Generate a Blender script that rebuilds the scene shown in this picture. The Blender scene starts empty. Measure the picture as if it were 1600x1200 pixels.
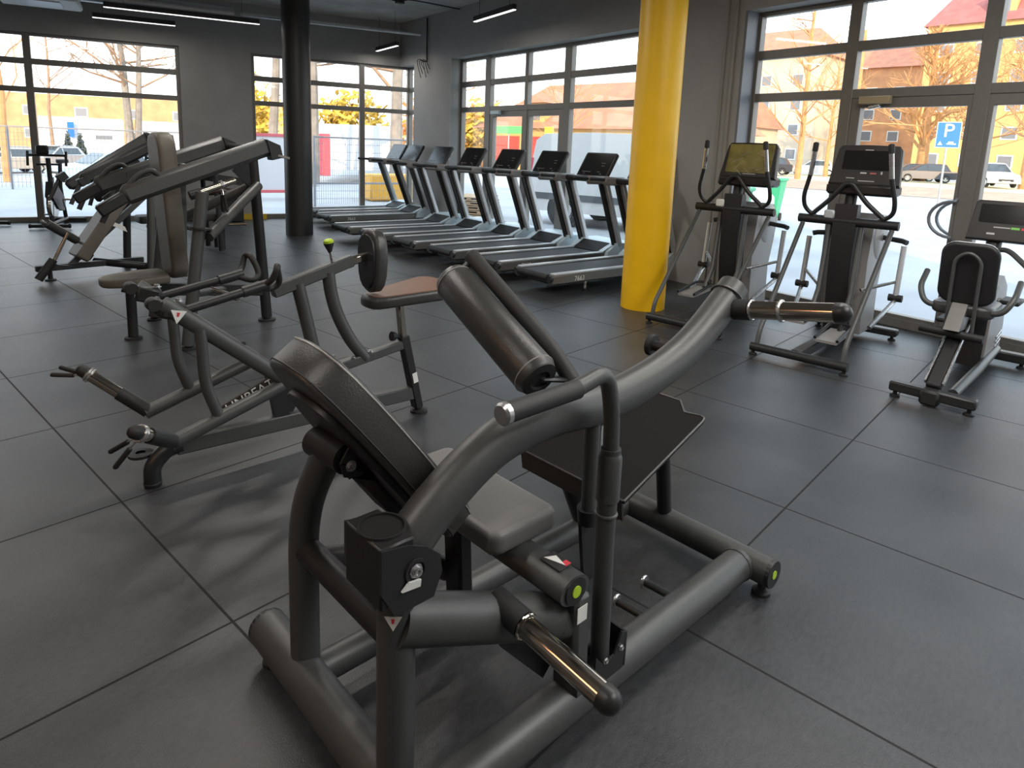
import bpy, bmesh, math, random
from mathutils import Vector as V, Matrix
# ------------------------------------------------------------------ camera
S = bpy.context.scene
COL = S.collection
F_PX, YAW, PITCH, ROLL, CAM_H, CY = 1038.0, .73162, .1781, .03779, 1.51524, 416.0
fw = V((math.cos(YAW)*math.cos(PITCH), math.sin(YAW)*math.cos(PITCH), -math.sin(PITCH)))
rt0 = V((math.sin(YAW), -math.cos(YAW), 0)); up0 = rt0.cross(fw)
rt = rt0*math.cos(ROLL)+up0*math.sin(ROLL); up = -rt0*math.sin(ROLL)+up0*math.cos(ROLL)
cd = bpy.data.cameras.new('camera'); cam = bpy.data.objects.new('camera', cd); COL.objects.link(cam)
cam.matrix_world = Matrix(((rt.x, up.x, -fw.x, 0), (rt.y, up.y, -fw.y, 0), (rt.z, up.z, -fw.z, CAM_H), (0, 0, 0, 1)))
cd.sensor_fit = 'HORIZONTAL'; cd.sensor_width = 36; cd.lens = 36*F_PX/1600
cd.shift_y = -(600-CY)/1600; cd.clip_start = .05; cd.clip_end = 600
S.camera = cam
# ------------------------------------------------------------------ world, sun, exposure
S.view_settings.view_transform = 'Standard'; S.view_settings.look = 'None'
S.view_settings.exposure = 0.22; S.view_settings.gamma = 1; S.view_settings.use_curve_mapping = False
W = bpy.data.worlds.new('winter_sky'); S.world = W; W.use_nodes = True
wn = W.node_tree.nodes; wl = W.node_tree.links
bg = wn['Background']; bg.inputs[1].default_value = 2.7
tc = wn.new('ShaderNodeTexCoord'); sx = wn.new('ShaderNodeSeparateXYZ'); cr = wn.new('ShaderNodeValToRGB')
wl.new(tc.outputs['Generated'], sx.inputs[0]); wl.new(sx.outputs[2], cr.inputs[0]); wl.new(cr.outputs[0], bg.inputs[0])
e = cr.color_ramp.elements; e[0].position = 0; e[0].color = (1, .93, .86, 1); e[1].position = .35; e[1].color = (.72, .86, 1, 1)
m_ = cr.color_ramp.elements.new(.1); m_.color = (.93, .95, .97, 1)
SUN_E = 5.0
sd = bpy.data.lights.new('sun', 'SUN'); sd.energy = SUN_E; sd.color = (1, .70, .42); sd.angle = .009
sun = bpy.data.objects.new('sun', sd); COL.objects.link(sun)
sun.rotation_euler = V((.70, .66, -.27)).to_track_quat('-Z', 'Y').to_euler()
LAMP_W = .8
# ------------------------------------------------------------------ materials
MATS = {}
def mat(name, col, rough=.5, metal=0., noise=0., nscale=20., bump=0., bscale=60., spec=.5, emit=None, estr=0., coat=0., stretch=None):
    if name in MATS: return MATS[name]
    m = bpy.data.materials.new(name); m.use_nodes = True; nt = m.node_tree; b = nt.nodes['Principled BSDF']
    b.inputs['Base Color'].default_value = (*col, 1); b.inputs['Roughness'].default_value = rough; b.inputs['Metallic'].default_value = metal
    b.inputs['Specular IOR Level'].default_value = spec; b.inputs['Coat Weight'].default_value = coat
    if emit: b.inputs['Emission Color'].default_value = (*emit, 1); b.inputs['Emission Strength'].default_value = estr
    t = nt.nodes.new('ShaderNodeTexCoord'); src = t.outputs['Object']
    if stretch:
        mp = nt.nodes.new('ShaderNodeMapping'); mp.inputs['Scale'].default_value = stretch; nt.links.new(src, mp.inputs[0]); src = mp.outputs[0]
    nz = nt.nodes.new('ShaderNodeTexNoise'); nz.inputs['Scale'].default_value = nscale; nz.inputs['Detail'].default_value = 4; nt.links.new(src, nz.inputs['Vector'])
    if noise:
        r = nt.nodes.new('ShaderNodeValToRGB'); r.color_ramp.elements[0].position = .3; r.color_ramp.elements[1].position = .7
        r.color_ramp.elements[0].color = (*[c*(1-noise) for c in col], 1); r.color_ramp.elements[1].color = (*[min(1, c*(1+noise)) for c in col], 1)
        nt.links.new(nz.outputs['Fac'], r.inputs[0]); nt.links.new(r.outputs[0], b.inputs['Base Color'])
    mr = nt.nodes.new('ShaderNodeMapRange'); mr.inputs['To Min'].default_value = max(.02, rough-.06); mr.inputs['To Max'].default_value = min(1, rough+.06)
    nt.links.new(nz.outputs['Fac'], mr.inputs[0]); nt.links.new(mr.outputs[0], b.inputs['Roughness'])
    if bump:
        n2 = nt.nodes.new('ShaderNodeTexNoise'); n2.inputs['Scale'].default_value = bscale; n2.inputs['Detail'].default_value = 3; nt.links.new(src, n2.inputs['Vector'])
        bp = nt.nodes.new('ShaderNodeBump'); bp.inputs['Strength'].default_value = bump; bp.inputs['Distance'].default_value = .01
        nt.links.new(n2.outputs['Fac'], bp.inputs['Height']); nt.links.new(bp.outputs[0], b.inputs['Normal'])
    MATS[name] = m; return m
M_STEEL = mat('graphite_powder_coat', (.08, .082, .081), .43, .3, .06, 90, .05, 900)
M_DARK = mat('black_powder_coat', (.018, .018, .019), .45, .1, .1, 60)
M_BRKT = mat('bracket_steel', (.03, .031, .032), .4, .3, .05, 40)
M_CHROME = mat('smoked_chrome', (.52, .47, .41), .13, 1., .03, 8)
M_ALU = mat('bright_metal', (.62, .62, .62), .28, .9, .04, 30)
M_VINYL = mat('black_vinyl', (.045, .045, .044), .34, 0, .08, 6, .12, 260)
M_VLIT = mat('lit_seat_vinyl', (.16, .156, .153), .42, 0, .08, 6, .12, 260)  # pad vinyl lightened: reflection of ceiling and windows put into the colour
M_VBROWN = mat('brown_vinyl', (.17, .082, .048), .45, 0, .1, 8, .1, 260)
M_VTAUPE = mat('taupe_vinyl', (.125, .112, .092), .5, 0, .08, 8, .1, 260)
M_PIPING = mat('piping', (.3, .3, .29), .4)
M_RUB = mat('black_rubber', (.014, .014, .014), .6, 0, .1, 50)
M_FOAM = mat('black_foam_grip', (.025, .025, .025), .6, 0, .1, 50, .1, 400)
M_LIME = mat('lime_plastic', (.42, .62, .03), .4)
M_WHITE = mat('white_label', (.75, .75, .72), .5, 0, .04)
M_RED = mat('red_label', (.6, .04, .06), .5)
M_SILVER = mat('silver_plastic', (.56, .58, .6), .35, .3, .04)
M_PALE = mat('pale_plastic', (.55, .66, .72), .35, .1, .03)
M_GSHELL = mat('grey_plastic_shell', (.27, .255, .245), .4, 0, .04)
M_SIDE = mat('side_panel_grey', (.16, .155, .145), .35, .4, .04)
M_BELT = mat('treadmill_belt', (.03, .032, .035), .6, 0, .1, 120, .2, 500)
M_SCREEN = mat('console_screen', (.012, .011, .011), .16, 0, .04)
M_CONS = mat('console_plastic', (.018, .016, .015), .4, 0, .05)
M_PRINT = mat('console_print', (.5, .5, .48), .5)
M_GREEN = mat('green_button', (.2, .55, .1), .4)
M_WALL = mat('grey_wall_paint', (.33, .325, .315), .7, 0, .05, 3, .06, 200)
M_CEIL = mat('concrete', (.46, .435, .40), .85, 0, .22, 2.2, .3, 12)
M_FRAME = mat('window_profile', (.2, .188, .17), .42, .2, .05, 20)
M_REVEAL = mat('reveal_panel', (.2, .21, .23), .5, 0, .04)
M_YEL = mat('yellow_paint', (.92, .52, .003), .42, 0, .06, 3, .04, 90)
M_COLB = mat('black_column_paint', (.02, .019, .018), .42, 0, .1, 4)
M_GALV = mat('galvanised_duct', (.5, .51, .52), .32, .8, .08, 15)
M_LAMPW = mat('lamp_diffuser', (.9, .9, .9), .5, emit=(1, .97, .92), estr=1.6)
M_CABLE = mat('black_cable', (.012, .012, .012), .5)
M_SNOW = mat('snow', (.38, .392, .42), .8, 0, .12, .8, .4, 2.5)
M_ROAD = mat('slushy_road', (.42, .3, .22), .8, 0, .2, 1.2)
M_VERGE = mat('frosty_grass', (.62, .55, .36), .9, 0, .25, 1.5)
M_BARK = mat('bark', (.34, .22, .14), .9, 0, .25, 3)
M_BARKG = mat('grey_bark', (.26, .23, .2), .9, 0, .25, 3)
M_BARKO = mat('sun_tinted_bark', (.5, .27, .12), .9, 0, .2, 3)  # orange of the low sun is put into this bark colour
M_LEAFY = mat('yellow_foliage', (.62, .42, .06), .9, 0, .3, 3)
M_LEAFO = mat('orange_foliage', (.62, .25, .05), .9, 0, .3, 3)
M_CON = mat('conifer', (.09, .11, .085), .9, 0, .3, 6)
M_GLASSD = mat('car_glass', (.06, .08, .1), .1, 0, .02)
M_TYRE = mat('tyre', (.02, .02, .02), .8)
M_BIN = mat('green_plastic', (.04, .36, .18), .5, 0, .05)
M_TRAFFIC = mat('sign_blue', (.02, .16, .6), .4)
M_GATE = mat('gate_grey', (.25, .26, .28), .5, .5)
M_WOOD = mat('pallet_wood', (.4, .28, .17), .8, 0, .2, 8, 0, 60, stretch=(1, 8, 1))
def glass():
    m = bpy.data.materials.new('window_glass'); m.use_nodes = True; nt = m.node_tree; nt.nodes.clear()
    o = nt.nodes.new('ShaderNodeOutputMaterial'); mx = nt.nodes.new('ShaderNodeMixShader'); tr = nt.nodes.new('ShaderNodeBsdfTransparent'); gl = nt.nodes.new('ShaderNodeBsdfGlossy')
    lw_ = nt.nodes.new('ShaderNodeLayerWeight'); lw_.inputs['Blend'].default_value = .5; gl.inputs['Roughness'].default_value = .02
    pw = nt.nodes.new('ShaderNodeMath'); pw.operation = 'POWER'; pw.inputs[1].default_value = 5; nt.links.new(lw_.outputs['Facing'], pw.inputs[0])
    fr = nt.nodes.new('ShaderNodeMath'); fr.operation = 'MULTIPLY_ADD'; fr.inputs[1].default_value = .6; fr.inputs[2].default_value = .03; nt.links.new(pw.outputs[0], fr.inputs[0])
    tr.inputs[0].default_value = (.97, .985, .98, 1)
    nt.links.new(fr.outputs[0], mx.inputs[0]); nt.links.new(tr.outputs[0], mx.inputs[1]); nt.links.new(gl.outputs[0], mx.inputs[2]); nt.links.new(mx.outputs[0], o.inputs[0])
    return m
M_GLASS = glass()
def floor_mat():
    m = bpy.data.materials.new('rubber_tiles'); m.use_nodes = True; nt = m.node_tree; b = nt.nodes['Principled BSDF']; N = nt.nodes.new; L = nt.links.new
    t = N('ShaderNodeTexCoord'); s = N('ShaderNodeSeparateXYZ'); L(t.outputs['Object'], s.inputs[0])
    def mth(op, a, bb=None):
        n = N('ShaderNodeMath'); n.operation = op
        if isinstance(a, (int, float)): n.inputs[0].default_value = a
        else: L(a, n.inputs[0])
        if bb is not None:
            if isinstance(bb, (int, float)): n.inputs[1].default_value = bb
            else: L(bb, n.inputs[1])
        return n.outputs[0]
    def seam(out, off):   # distance from the nearest tile joint, one metre grid
        f = mth('FRACT', mth('ADD', out, 100-off)); return mth('SUBTRACT', .5, mth('ABSOLUTE', mth('SUBTRACT', f, .5)))
    d = mth('MINIMUM', seam(s.outputs[0], .82769), seam(s.outputs[1], .87516))
    k = mth('LESS_THAN', d, .0045)
    n1 = N('ShaderNodeTexNoise'); n1.inputs['Scale'].default_value = 260; n1.inputs['Detail'].default_value = 3; L(t.outputs['Object'], n1.inputs['Vector'])
    n2 = N('ShaderNodeTexNoise'); n2.inputs['Scale'].default_value = 2.2; n2.inputs['Detail'].default_value = 5; L(t.outputs['Object'], n2.inputs['Vector'])
    n3 = N('ShaderNodeTexNoise'); n3.inputs['Scale'].default_value = 30; n3.inputs['Detail'].default_value = 8; n3.inputs['Roughness'].default_value = .7
    mp = N('ShaderNodeMapping'); mp.inputs['Scale'].default_value = (1, 2.2, 1); L(t.outputs['Object'], mp.inputs[0]); L(mp.outputs[0], n3.inputs['Vector'])
    r = N('ShaderNodeValToRGB'); r.color_ramp.elements[0].position = .36; r.color_ramp.elements[1].position = .66
    r.color_ramp.elements[0].color = (.015, .0158, .0175, 1); r.color_ramp.elements[1].color = (.066, .069, .073, 1)
    L(mth('ADD', mth('MULTIPLY', n3.outputs['Fac'], .4), mth('ADD', mth('MULTIPLY', n1.outputs['Fac'], .25), mth('MULTIPLY', n2.outputs['Fac'], .35))), r.inputs[0])
    mx = N('ShaderNodeMix'); mx.data_type = 'RGBA'; L(k, mx.inputs['Factor']); L(r.outputs[0], mx.inputs['A']); mx.inputs['B'].default_value = (.003, .003, .003, 1)
    L(mx.outputs['Result'], b.inputs['Base Color'])
    L(mth('ADD', mth('MULTIPLY', n3.outputs['Fac'], .36), mth('ADD', .2, mth('MULTIPLY', k, .4))), b.inputs['Roughness'])
    b.inputs['Specular IOR Level'].default_value = .5
    bp = N('ShaderNodeBump'); bp.inputs['Strength'].default_value = .25; bp.inputs['Distance'].default_value = .004; L(n1.outputs['Fac'], bp.inputs['Height']); L(bp.outputs[0], b.inputs['Normal'])
    return m
M_FLOOR = floor_mat()
# ------------------------------------------------------------------ mesh helpers
def v3(p): return V(p)
def fillet(pts, r, n=7):
    pts = [V(p) for p in pts]; out = [pts[0]]
    for i in range(1, len(pts)-1):
        a, b, c = pts[i-1], pts[i], pts[i+1]; d1 = (a-b); d2 = (c-b); rr = r[i-1] if isinstance(r, (list, tuple)) else r
        t = min(rr, d1.length*.49, d2.length*.49); p = b+d1.normalized()*t; q = b+d2.normalized()*t
        for k in range(n+1):
            u = k/n; out.append(p*(1-u)**2+b*2*u*(1-u)+q*u*u)
    out.append(pts[-1]); return out
def spline(pts, n=8):
    pts = [V(p) for p in pts]; P = [pts[0]*2-pts[1]]+pts+[pts[-1]*2-pts[-2]]; out = []
    for i in range(1, len(P)-2):
        a, b, c, d = P[i-1:i+3]
        for k in range(n):
            t = k/n; out.append(.5*((2*b)+(c-a)*t+(2*a-5*b+4*c-d)*t*t+(3*b-a-3*c+d)*t**3))
    out.append(pts[-1]); return out
class MB:
    def __init__(s): s.v = []; s.f = []; s.s = []
    def add(s, vs, fs, smooth=False):
        o = len(s.v); s.v += [tuple(x) for x in vs]; s.f += [[i+o for i in f] for f in fs]; s.s += [smooth]*len(fs); return s
    def tube(s, pts, r, n=14, cap=True, dome=0, flat=1.0, upv=None):
        P = [V(p) for p in pts]; k = len(P); R = r if isinstance(r, (list, tuple)) else [r]*k
        if len(R) != k: R = [R[0]+(R[-1]-R[0])*i/(k-1) for i in range(k)]
        T = [((P[min(i+1, k-1)]-P[max(i-1, 0)]).normalized()) for i in range(k)]
        u = V(upv) if upv else (V((0, 0, 1)) if abs(T[0].z) < .9 else V((1, 0, 0))); u = (u-T[0]*u.dot(T[0])).normalized()
        if dome:
            e0 = P[-1]; t0 = T[-1]; r0 = R[-1]
            for q in range(1, 6):
                a = q/5*math.pi/2*.98; P.append(e0+t0*r0*math.sin(a)*dome); R.append(r0*math.cos(a)); T.append(t0)
            k = len(P)
        vs = []
        for i in range(k):
            u = (u-T[i]*u.dot(T[i])); u = u.normalized() if u.length > 1e-6 else V((1, 0, 0)); w = T[i].cross(u)
            for j in range(n):
                a = 2*math.pi*j/n; vs.append(P[i]+u*(math.cos(a)*R[i])+w*(math.sin(a)*R[i]*flat))
        fs = [[i*n+j, i*n+(j+1) % n, (i+1)*n+(j+1) % n, (i+1)*n+j] for i in range(k-1) for j in range(n)]
        s.add(vs, fs, True)
        if cap:
            o = len(s.v); s.v += [tuple(x) for x in vs[:n]]; s.f.append([o+j for j in range(n)][::-1]); s.s.append(False)
            o = len(s.v); s.v += [tuple(x) for x in vs[-n:]]; s.f.append([o+j for j in range(n)]); s.s.append(False)
        return s
    def cyl(s, p, q, r, n=18, **k): return s.tube([p, q], r, n, **k)
    def box(s, c, size, R=None, bev=.006):
        c = V(c); h = V(size)*.5; b = min(bev, min(h)*.9); vs = []; idx = {}
        for sx_ in (-1, 1):
            for sy_ in (-1, 1):
                for sz_ in (-1, 1):
                    sg = (sx_, sy_, sz_)
                    for ax in range(3):
                        p = V([sg[i]*(h[i] if i == ax else h[i]-b) for i in range(3)]); idx[(sg, ax)] = len(vs); vs.append(p)
        fs = []; C = [(a, b_, c_) for a in (-1, 1) for b_ in (-1, 1) for c_ in (-1, 1)]
        for ax in range(3):
            o1, o2 = [i for i in range(3) if i != ax]
            for sg in (-1, 1):
                q = []
                for (a, bb) in ((-1, -1), (1, -1), (1, 1), (-1, 1)):
                    t = [0, 0, 0]; t[ax] = sg; t[o1] = a; t[o2] = bb; q.append(idx[(tuple(t), ax)])
                fs.append(q)
            for a in (-1, 1):
                for bb in (-1, 1):
                    t1 = [0, 0, 0]; t1[o1] = a; t1[o2] = bb; t2 = list(t1); t1[ax] = -1; t2[ax] = 1
                    fs.append([idx[(tuple(t1), o1)], idx[(tuple(t2), o1)], idx[(tuple(t2), o2)], idx[(tuple(t1), o2)]])
        for c_ in C: fs.append([idx[(c_, 0)], idx[(c_, 1)], idx[(c_, 2)]])
        out = []
        for f in fs:
            n_ = (vs[f[1]]-vs[f[0]]).cross(vs[f[2]]-vs[f[0]]); ce = sum((vs[i] for i in f), V())/len(f); out.append(f if n_.dot(ce) > 0 else f[::-1])
        vs = [(R @ p if R else p)+c for p in vs]; return s.add(vs, out)
    def beam(s, p, q, w, h, upv=(0, 0, 1), bev=.006):
        p, q = V(p), V(q); x = (q-p).normalized(); y = V(upv).cross(x)
        y = y.normalized() if y.length > 1e-4 else V((0, 1, 0)); z = x.cross(y)
        return s.box((p+q)/2, ((q-p).length, w, h), Matrix((x, y, z)).transposed(), bev)
    def prism(s, poly, vec, bev=0):
        P = [V(p) for p in poly]; d = V(vec); n = len(P); vs = P+[p+d for p in P]
        fs = [list(range(n))[::-1], [n+i for i in range(n)]]+[[i, (i+1) % n, n+(i+1) % n, n+i] for i in range(n)]
        return s.add(vs, fs)
    def pad(s, outl, o, ax, ay, th, rnd=.02, n=4, crown=0):
        # closed cushion: outline (a,b) in the ax,ay plane, thickness th along ax x ay, both rims rounded
        o, ax, ay = V(o), V(ax).normalized(), V(ay).normalized(); nz = ax.cross(ay); k = len(outl)
        cx_ = sum(p[0] for p in outl)/k; cy_ = sum(p[1] for p in outl)/k; nrm = []
        for i in range(k):
            a = outl[i-1]; b = outl[(i+1) % k]; t = V((b[0]-a[0], b[1]-a[1])); q = V((t.y, -t.x)); q = q.normalized() if q.length else V((1, 0))
            if q.dot(V((outl[i][0]-cx_, outl[i][1]-cy_))) < 0: q = -q
            nrm.append(q)
        rings = [(rnd*(1-math.sin(j/n*math.pi/2)), rnd*(1-math.cos(j/n*math.pi/2))) for j in range(n+1)]
        rings = [(i, z) for i, z in rings]+[(i, th-z) for i, z in rings[::-1]]
        vs = []
        for ins, z in rings:
            for p, q in zip(outl, nrm): vs.append(o+ax*(p[0]-q.x*ins)+ay*(p[1]-q.y*ins)+nz*z)
        R_ = len(rings); fs = [[i*k+j, i*k+(j+1) % k, (i+1)*k+(j+1) % k, (i+1)*k+j] for i in range(R_-1) for j in range(k)]
        s.add(vs, fs, True)
        top = vs[-k:]; ce = sum(top, V())/k+nz*crown; s.add(top+[ce], [[j, (j+1) % k, k] for j in range(k)], True)
        s.add(vs[:k], [list(range(k))[::-1]], False); return s
    def lathe(s, prof, o, ax, n=24):
        o, ax = V(o), V(ax).normalized(); u = ax.orthogonal().normalized(); w = ax.cross(u)
        vs = [o+ax*h+(u*math.cos(2*math.pi*j/n)+w*math.sin(2*math.pi*j/n))*max(r, 1e-4) for r, h in prof for j in range(n)]
        return s.add(vs, [[i*n+j, i*n+(j+1) % n, (i+1)*n+(j+1) % n, (i+1)*n+j] for i in range(len(prof)-1) for j in range(n)], True)
    def torus(s, o, ax, R, r, n=24, k=8, a0=0, a1=2*math.pi):
        o, ax = V(o), V(ax).normalized(); u = ax.orthogonal().normalized(); w = ax.cross(u); m = n if a1-a0 < 6.28 else n
        pts = [o+(u*math.cos(a0+(a1-a0)*i/m)+w*math.sin(a0+(a1-a0)*i/m))*R for i in range(m+1)]
        return s.tube(pts, r, k)
    def quad(s, a, b, c, d): return s.add([a, b, c, d], [[0, 1, 2, 3]])
    def build(s, name, m, parent=None):
        me = bpy.data.meshes.new(name); me.from_pydata(s.v, [], s.f); me.polygons.foreach_set('use_smooth', s.s); me.materials.append(m)
        bm = bmesh.new(); bm.from_mesh(me); bmesh.ops.recalc_face_normals(bm, faces=bm.faces); bm.to_mesh(me); bm.free(); me.update(); me.set_sharp_from_angle(angle=math.radians(38))
        o = bpy.data.objects.new(name, me); COL.objects.link(o)
        if parent: o.parent = parent
        return o
def tag(o, label, cat, group=None, kind=None):
    o['label'] = label; o['category'] = cat
    if group: o['group'] = group
    if kind: o['kind'] = kind
    return o
def thing(name, label, cat, loc=(0, 0, 0), deg=0, group=None):
    o = bpy.data.objects.new(name, None); o.empty_display_size = .1; COL.objects.link(o); o.location = loc; o.rotation_euler = (0, 0, math.radians(deg))
    return tag(o, label, cat, group)
def struct(o): o['kind'] = 'structure'; return o
def sempty(name, loc=(0, 0, 0), rz=0):
    o = bpy.data.objects.new(name, None); COL.objects.link(o); o.location = loc; o.rotation_euler = (0, 0, rz); o['kind'] = 'structure'; return o
def kids(o): return [c for c in bpy.data.objects if c.parent == o]
def dup(o, parent=None):
    ch = kids(o); c = o.copy(); COL.objects.link(c)
    if parent: c.parent = parent
    for k in ch: dup(k, c)
    return c
def text(s_, size, o, ax, ay, m, parent, depth=.001, name='lettering', align='CENTER'):
    cu = bpy.data.curves.new(name, 'FONT'); cu.body = s_; cu.size = size; cu.extrude = depth; cu.align_x = align; cu.align_y = 'CENTER'; cu.resolution_u = 3
    t = bpy.data.objects.new(name, cu); me = bpy.data.meshes.new_from_object(t); bpy.data.objects.remove(t)
    ax, ay = V(ax).normalized(), V(ay).normalized(); nz = ax.cross(ay)
    me.transform(Matrix(((ax.x, ay.x, nz.x, o[0]), (ax.y, ay.y, nz.y, o[1]), (ax.z, ay.z, nz.z, o[2]), (0, 0, 0, 1))))
    me.materials.clear(); me.materials.append(m); ob = bpy.data.objects.new(name, me); COL.objects.link(ob); ob.parent = parent; return ob
def rrect(w, h, r, n=5, cx=0, cy=0):
    out = []
    for (sx_, sy_, a0) in ((1, 1, 0), (-1, 1, 90), (-1, -1, 180), (1, -1, 270)):
        for k in range(n+1):
            a = math.radians(a0+90*k/n); out.append((cx+sx_*(w/2-r)+r*math.cos(a), cy+sy_*(h/2-r)+r*math.sin(a)))
    return out
def bolt(o, ax, r, parent, name='bolt'):
    return MB().lathe([(0, 0), (r*1.5, 0), (r*1.5, r*.3), (r, r*.3), (r, r*1.1), (r*.55, r*1.1), (r*.55, r*.7), (0, r*.7)], o, ax, 8).build(name, M_ALU, parent)
def foot(x, y, parent, r=.032, h=.045, z0=0):
    return MB().lathe([(0, 0), (r, 0), (r, .012), (r*.45, .02), (r*.4, h), (0, h)], (x, y, z0), (0, 0, 1), 16).build('rubber_foot', M_RUB, parent)
def collar_clip(p, ax, parent, r=.03, gl=.11, spread=.35, out=(0, 0, -1)):
    ax = V(ax).normalized(); o = V(out).normalized(); sd_ = ax.cross(o).normalized(); p = V(p)
    b = MB().torus(p, ax, r, .005, 18, 6).torus(p+ax*.012, ax, r, .005, 18, 6)
    for k in (-1, 1):
        d = (o+sd_*spread*k).normalized(); b.tube([p+d*r, p+d*(r+.05)], .004, 6)
    c = b.build('spring_collar', M_ALU, parent); g = MB()
    for k in (-1, 1):
        d = (o+sd_*spread*k).normalized(); g.tube([p+d*(r+.045), p+d*(r+.045+gl)], .0105, 8, dome=1)
    g.build('collar_grip', M_RUB, c); return c
def tri_sticker(o, ax, ay, size, parent):
    o, ax, ay = V(o), V(ax).normalized(), V(ay).normalized(); n_ = ax.cross(ay)
    t = MB().prism([o-ax*size*.55+ay*size*.45, o+ax*size*.55+ay*size*.45, o-ay*size*.55], n_*.0012).build('warning_sticker', M_WHITE, parent)
    MB().prism([o+n_*.0013+ax*size*a+ay*size*b for a, b in ((-.12, .3), (.1, .3), (.06, .0), (-.08, -.02))], n_*.0008).build('warning_mark', M_RED, t); return t
# ================================================================== ROOM SHELL
A12 = math.radians(11.8); A19 = math.radians(19.7)
PC = V((6.93, 1.6, 0)); DC = V((math.sin(A12), math.cos(A12), 0)); NC = V((math.cos(A12), -math.sin(A12), 0))   # street facade: glazing line, outward normal
PA = V((6.534, 11.794, 0)); DA = V((math.cos(A19), -math.sin(A19), 0)); NA = V((math.sin(A19), math.cos(A19), 0))   # back wall
ZC = 3.82
# the floor follows the glazing lines, so that the pavement outside is not covered by rubber
cor = PC+DC*9.554
fl = MB().add([(-4, -4, 0), tuple(PC+DC*(-5.75)), tuple(cor), tuple(PA-DA*11.2), (-4, 15, 0)], [[0, 1, 2, 3, 4]])
struct(fl.build('floor', M_FLOOR))
MB().prism([(-4.2, -4.2, ZC), tuple(PC+DC*(-6)+NC*.3+V((0, 0, ZC))), tuple(cor+NC*.3+NA*.3+V((0, 0, ZC))), tuple(PA-DA*11.6+NA*.3+V((0, 0, ZC))), (-4.2, 15.6, ZC)], (0, 0, .4)).build('ceiling', M_CEIL)
struct(bpy.data.objects['ceiling'])
def wall_seg(mb, P, D, N, a0, a1, z0, z1, n0=-.25, n1=.06):
    mb.prism([P+D*a0+N*n0+V((0, 0, z0)), P+D*a1+N*n0+V((0, 0, z0)), P+D*a1+N*n1+V((0, 0, z0)), P+D*a0+N*n1+V((0, 0, z0))], (0, 0, z1-z0))
w = MB()
wall_seg(w, PC, DC, NC, -6, 9.554, 3.0, ZC)
wall_seg(w, PC, DC, NC, 1.52, 2.95, 0, 3.0); wall_seg(w, PC, DC, NC, 7.51, 8.9, 0, 3.0); wall_seg(w, PC, DC, NC, -6, -5.6, 0, 3.0)
struct(w.build('wall_right', M_WALL))
w = MB()
wall_seg(w, PA, DA, NA, -11.6, 2.62, 3.0, ZC, -.1, .25); wall_seg(w, PA, DA, NA, -1.7, -.54, 0, 3.0, -.1, .25); wall_seg(w, PA, DA, NA, -11.6, -7.4, 0, 3.0, -.1, .25)
struct(w.build('wall_back', M_WALL))
struct(MB().box((-4.1, 5.5, ZC/2), (.2, 20, ZC), None, 0).build('wall_left', M_WALL))
struct(MB().box((1.0, -4.1, ZC/2), (10.4, .2, ZC), None, 0).build('wall_front', M_WALL))
# reveals beside the two street windows: smooth panels with a light edge strip
t = MB()
wall_seg(t, PC, DC, NC, 1.495, 1.52, .0, 3.0, -.24, -.02); wall_seg(t, PC, DC, NC, 7.51, 7.53, 0, 3.0, -.24, -.02)
struct(t.build('trim_1', M_REVEAL))
t = MB(); wall_seg(t, PC, DC, NC, 1.60, 1.63, .0, 3.4, -.275, -.25); wall_seg(t, PC, DC, NC, 1.72, 1.735, .0, 3.82, -.27, -.25)
struct(t.build('trim_2', mat('trim_grey', (.3, .28, .25), .5)))
WIN = [0]
def window(P, D, N, rz, a0, a1, verts, zs, full=None, inset=0., skip=(), doors=()):
    """glazed wall: frame bars at the positions in verts (centre, width), horizontal rails zs (z0,z1), one pane per field"""
    WIN[0] += 1; o = sempty('window_%d' % WIN[0], P, rz)   # local x = along D, y = N
    f = MB(); d0, d1 = -.045, .045
    def bar(x0, x1, z0, z1, ya=d0, yb=d1): f.box(((x0+x1)/2, (ya+yb)/2, (z0+z1)/2), (x1-x0, yb-ya, z1-z0), None, .004)
    xs = [(a0, a0+.06)]+[(c-w_/2, c+w_/2) for c, w_ in verts]+[(a1-.06, a1)]
    for x0, x1 in xs: bar(x0, x1, 0, 3.0)
    for z0, z1 in zs: bar(a0, a1, z0, z1, d0+.005, d1-.005)
    for (x0, x1, zt) in doors:
        for (q0, q1) in ((x0, x0+.09), (x1-.09, x1)): bar(q0, q1, .02, zt, -.035, .05)
        bar(x0, x1, zt-.09, zt, -.034, .049); bar(x0, x1, .02, .12, -.034, .049)
    f.build('window_frame', M_FRAME, o)
    for i in range(len(xs)-1):
        for j in range(len(zs)-1):
            x0, x1, z0, z1 = xs[i][1], xs[i+1][0], zs[j][1], zs[j+1][0]
            if x1-x0 < .03: continue
            MB().box(((x0+x1)/2, 0, (z0+z1)/2), (x1-x0+.01, .012, z1-z0+.01), None, 0).build('pane', M_GLASS, o)
    return o
RZ_C = math.pi/2-A12; RZ_A = -A19
ZS = [(0, .085), (2.085, 2.17), (2.52, 2.61), (2.955, 3.0)]
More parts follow.
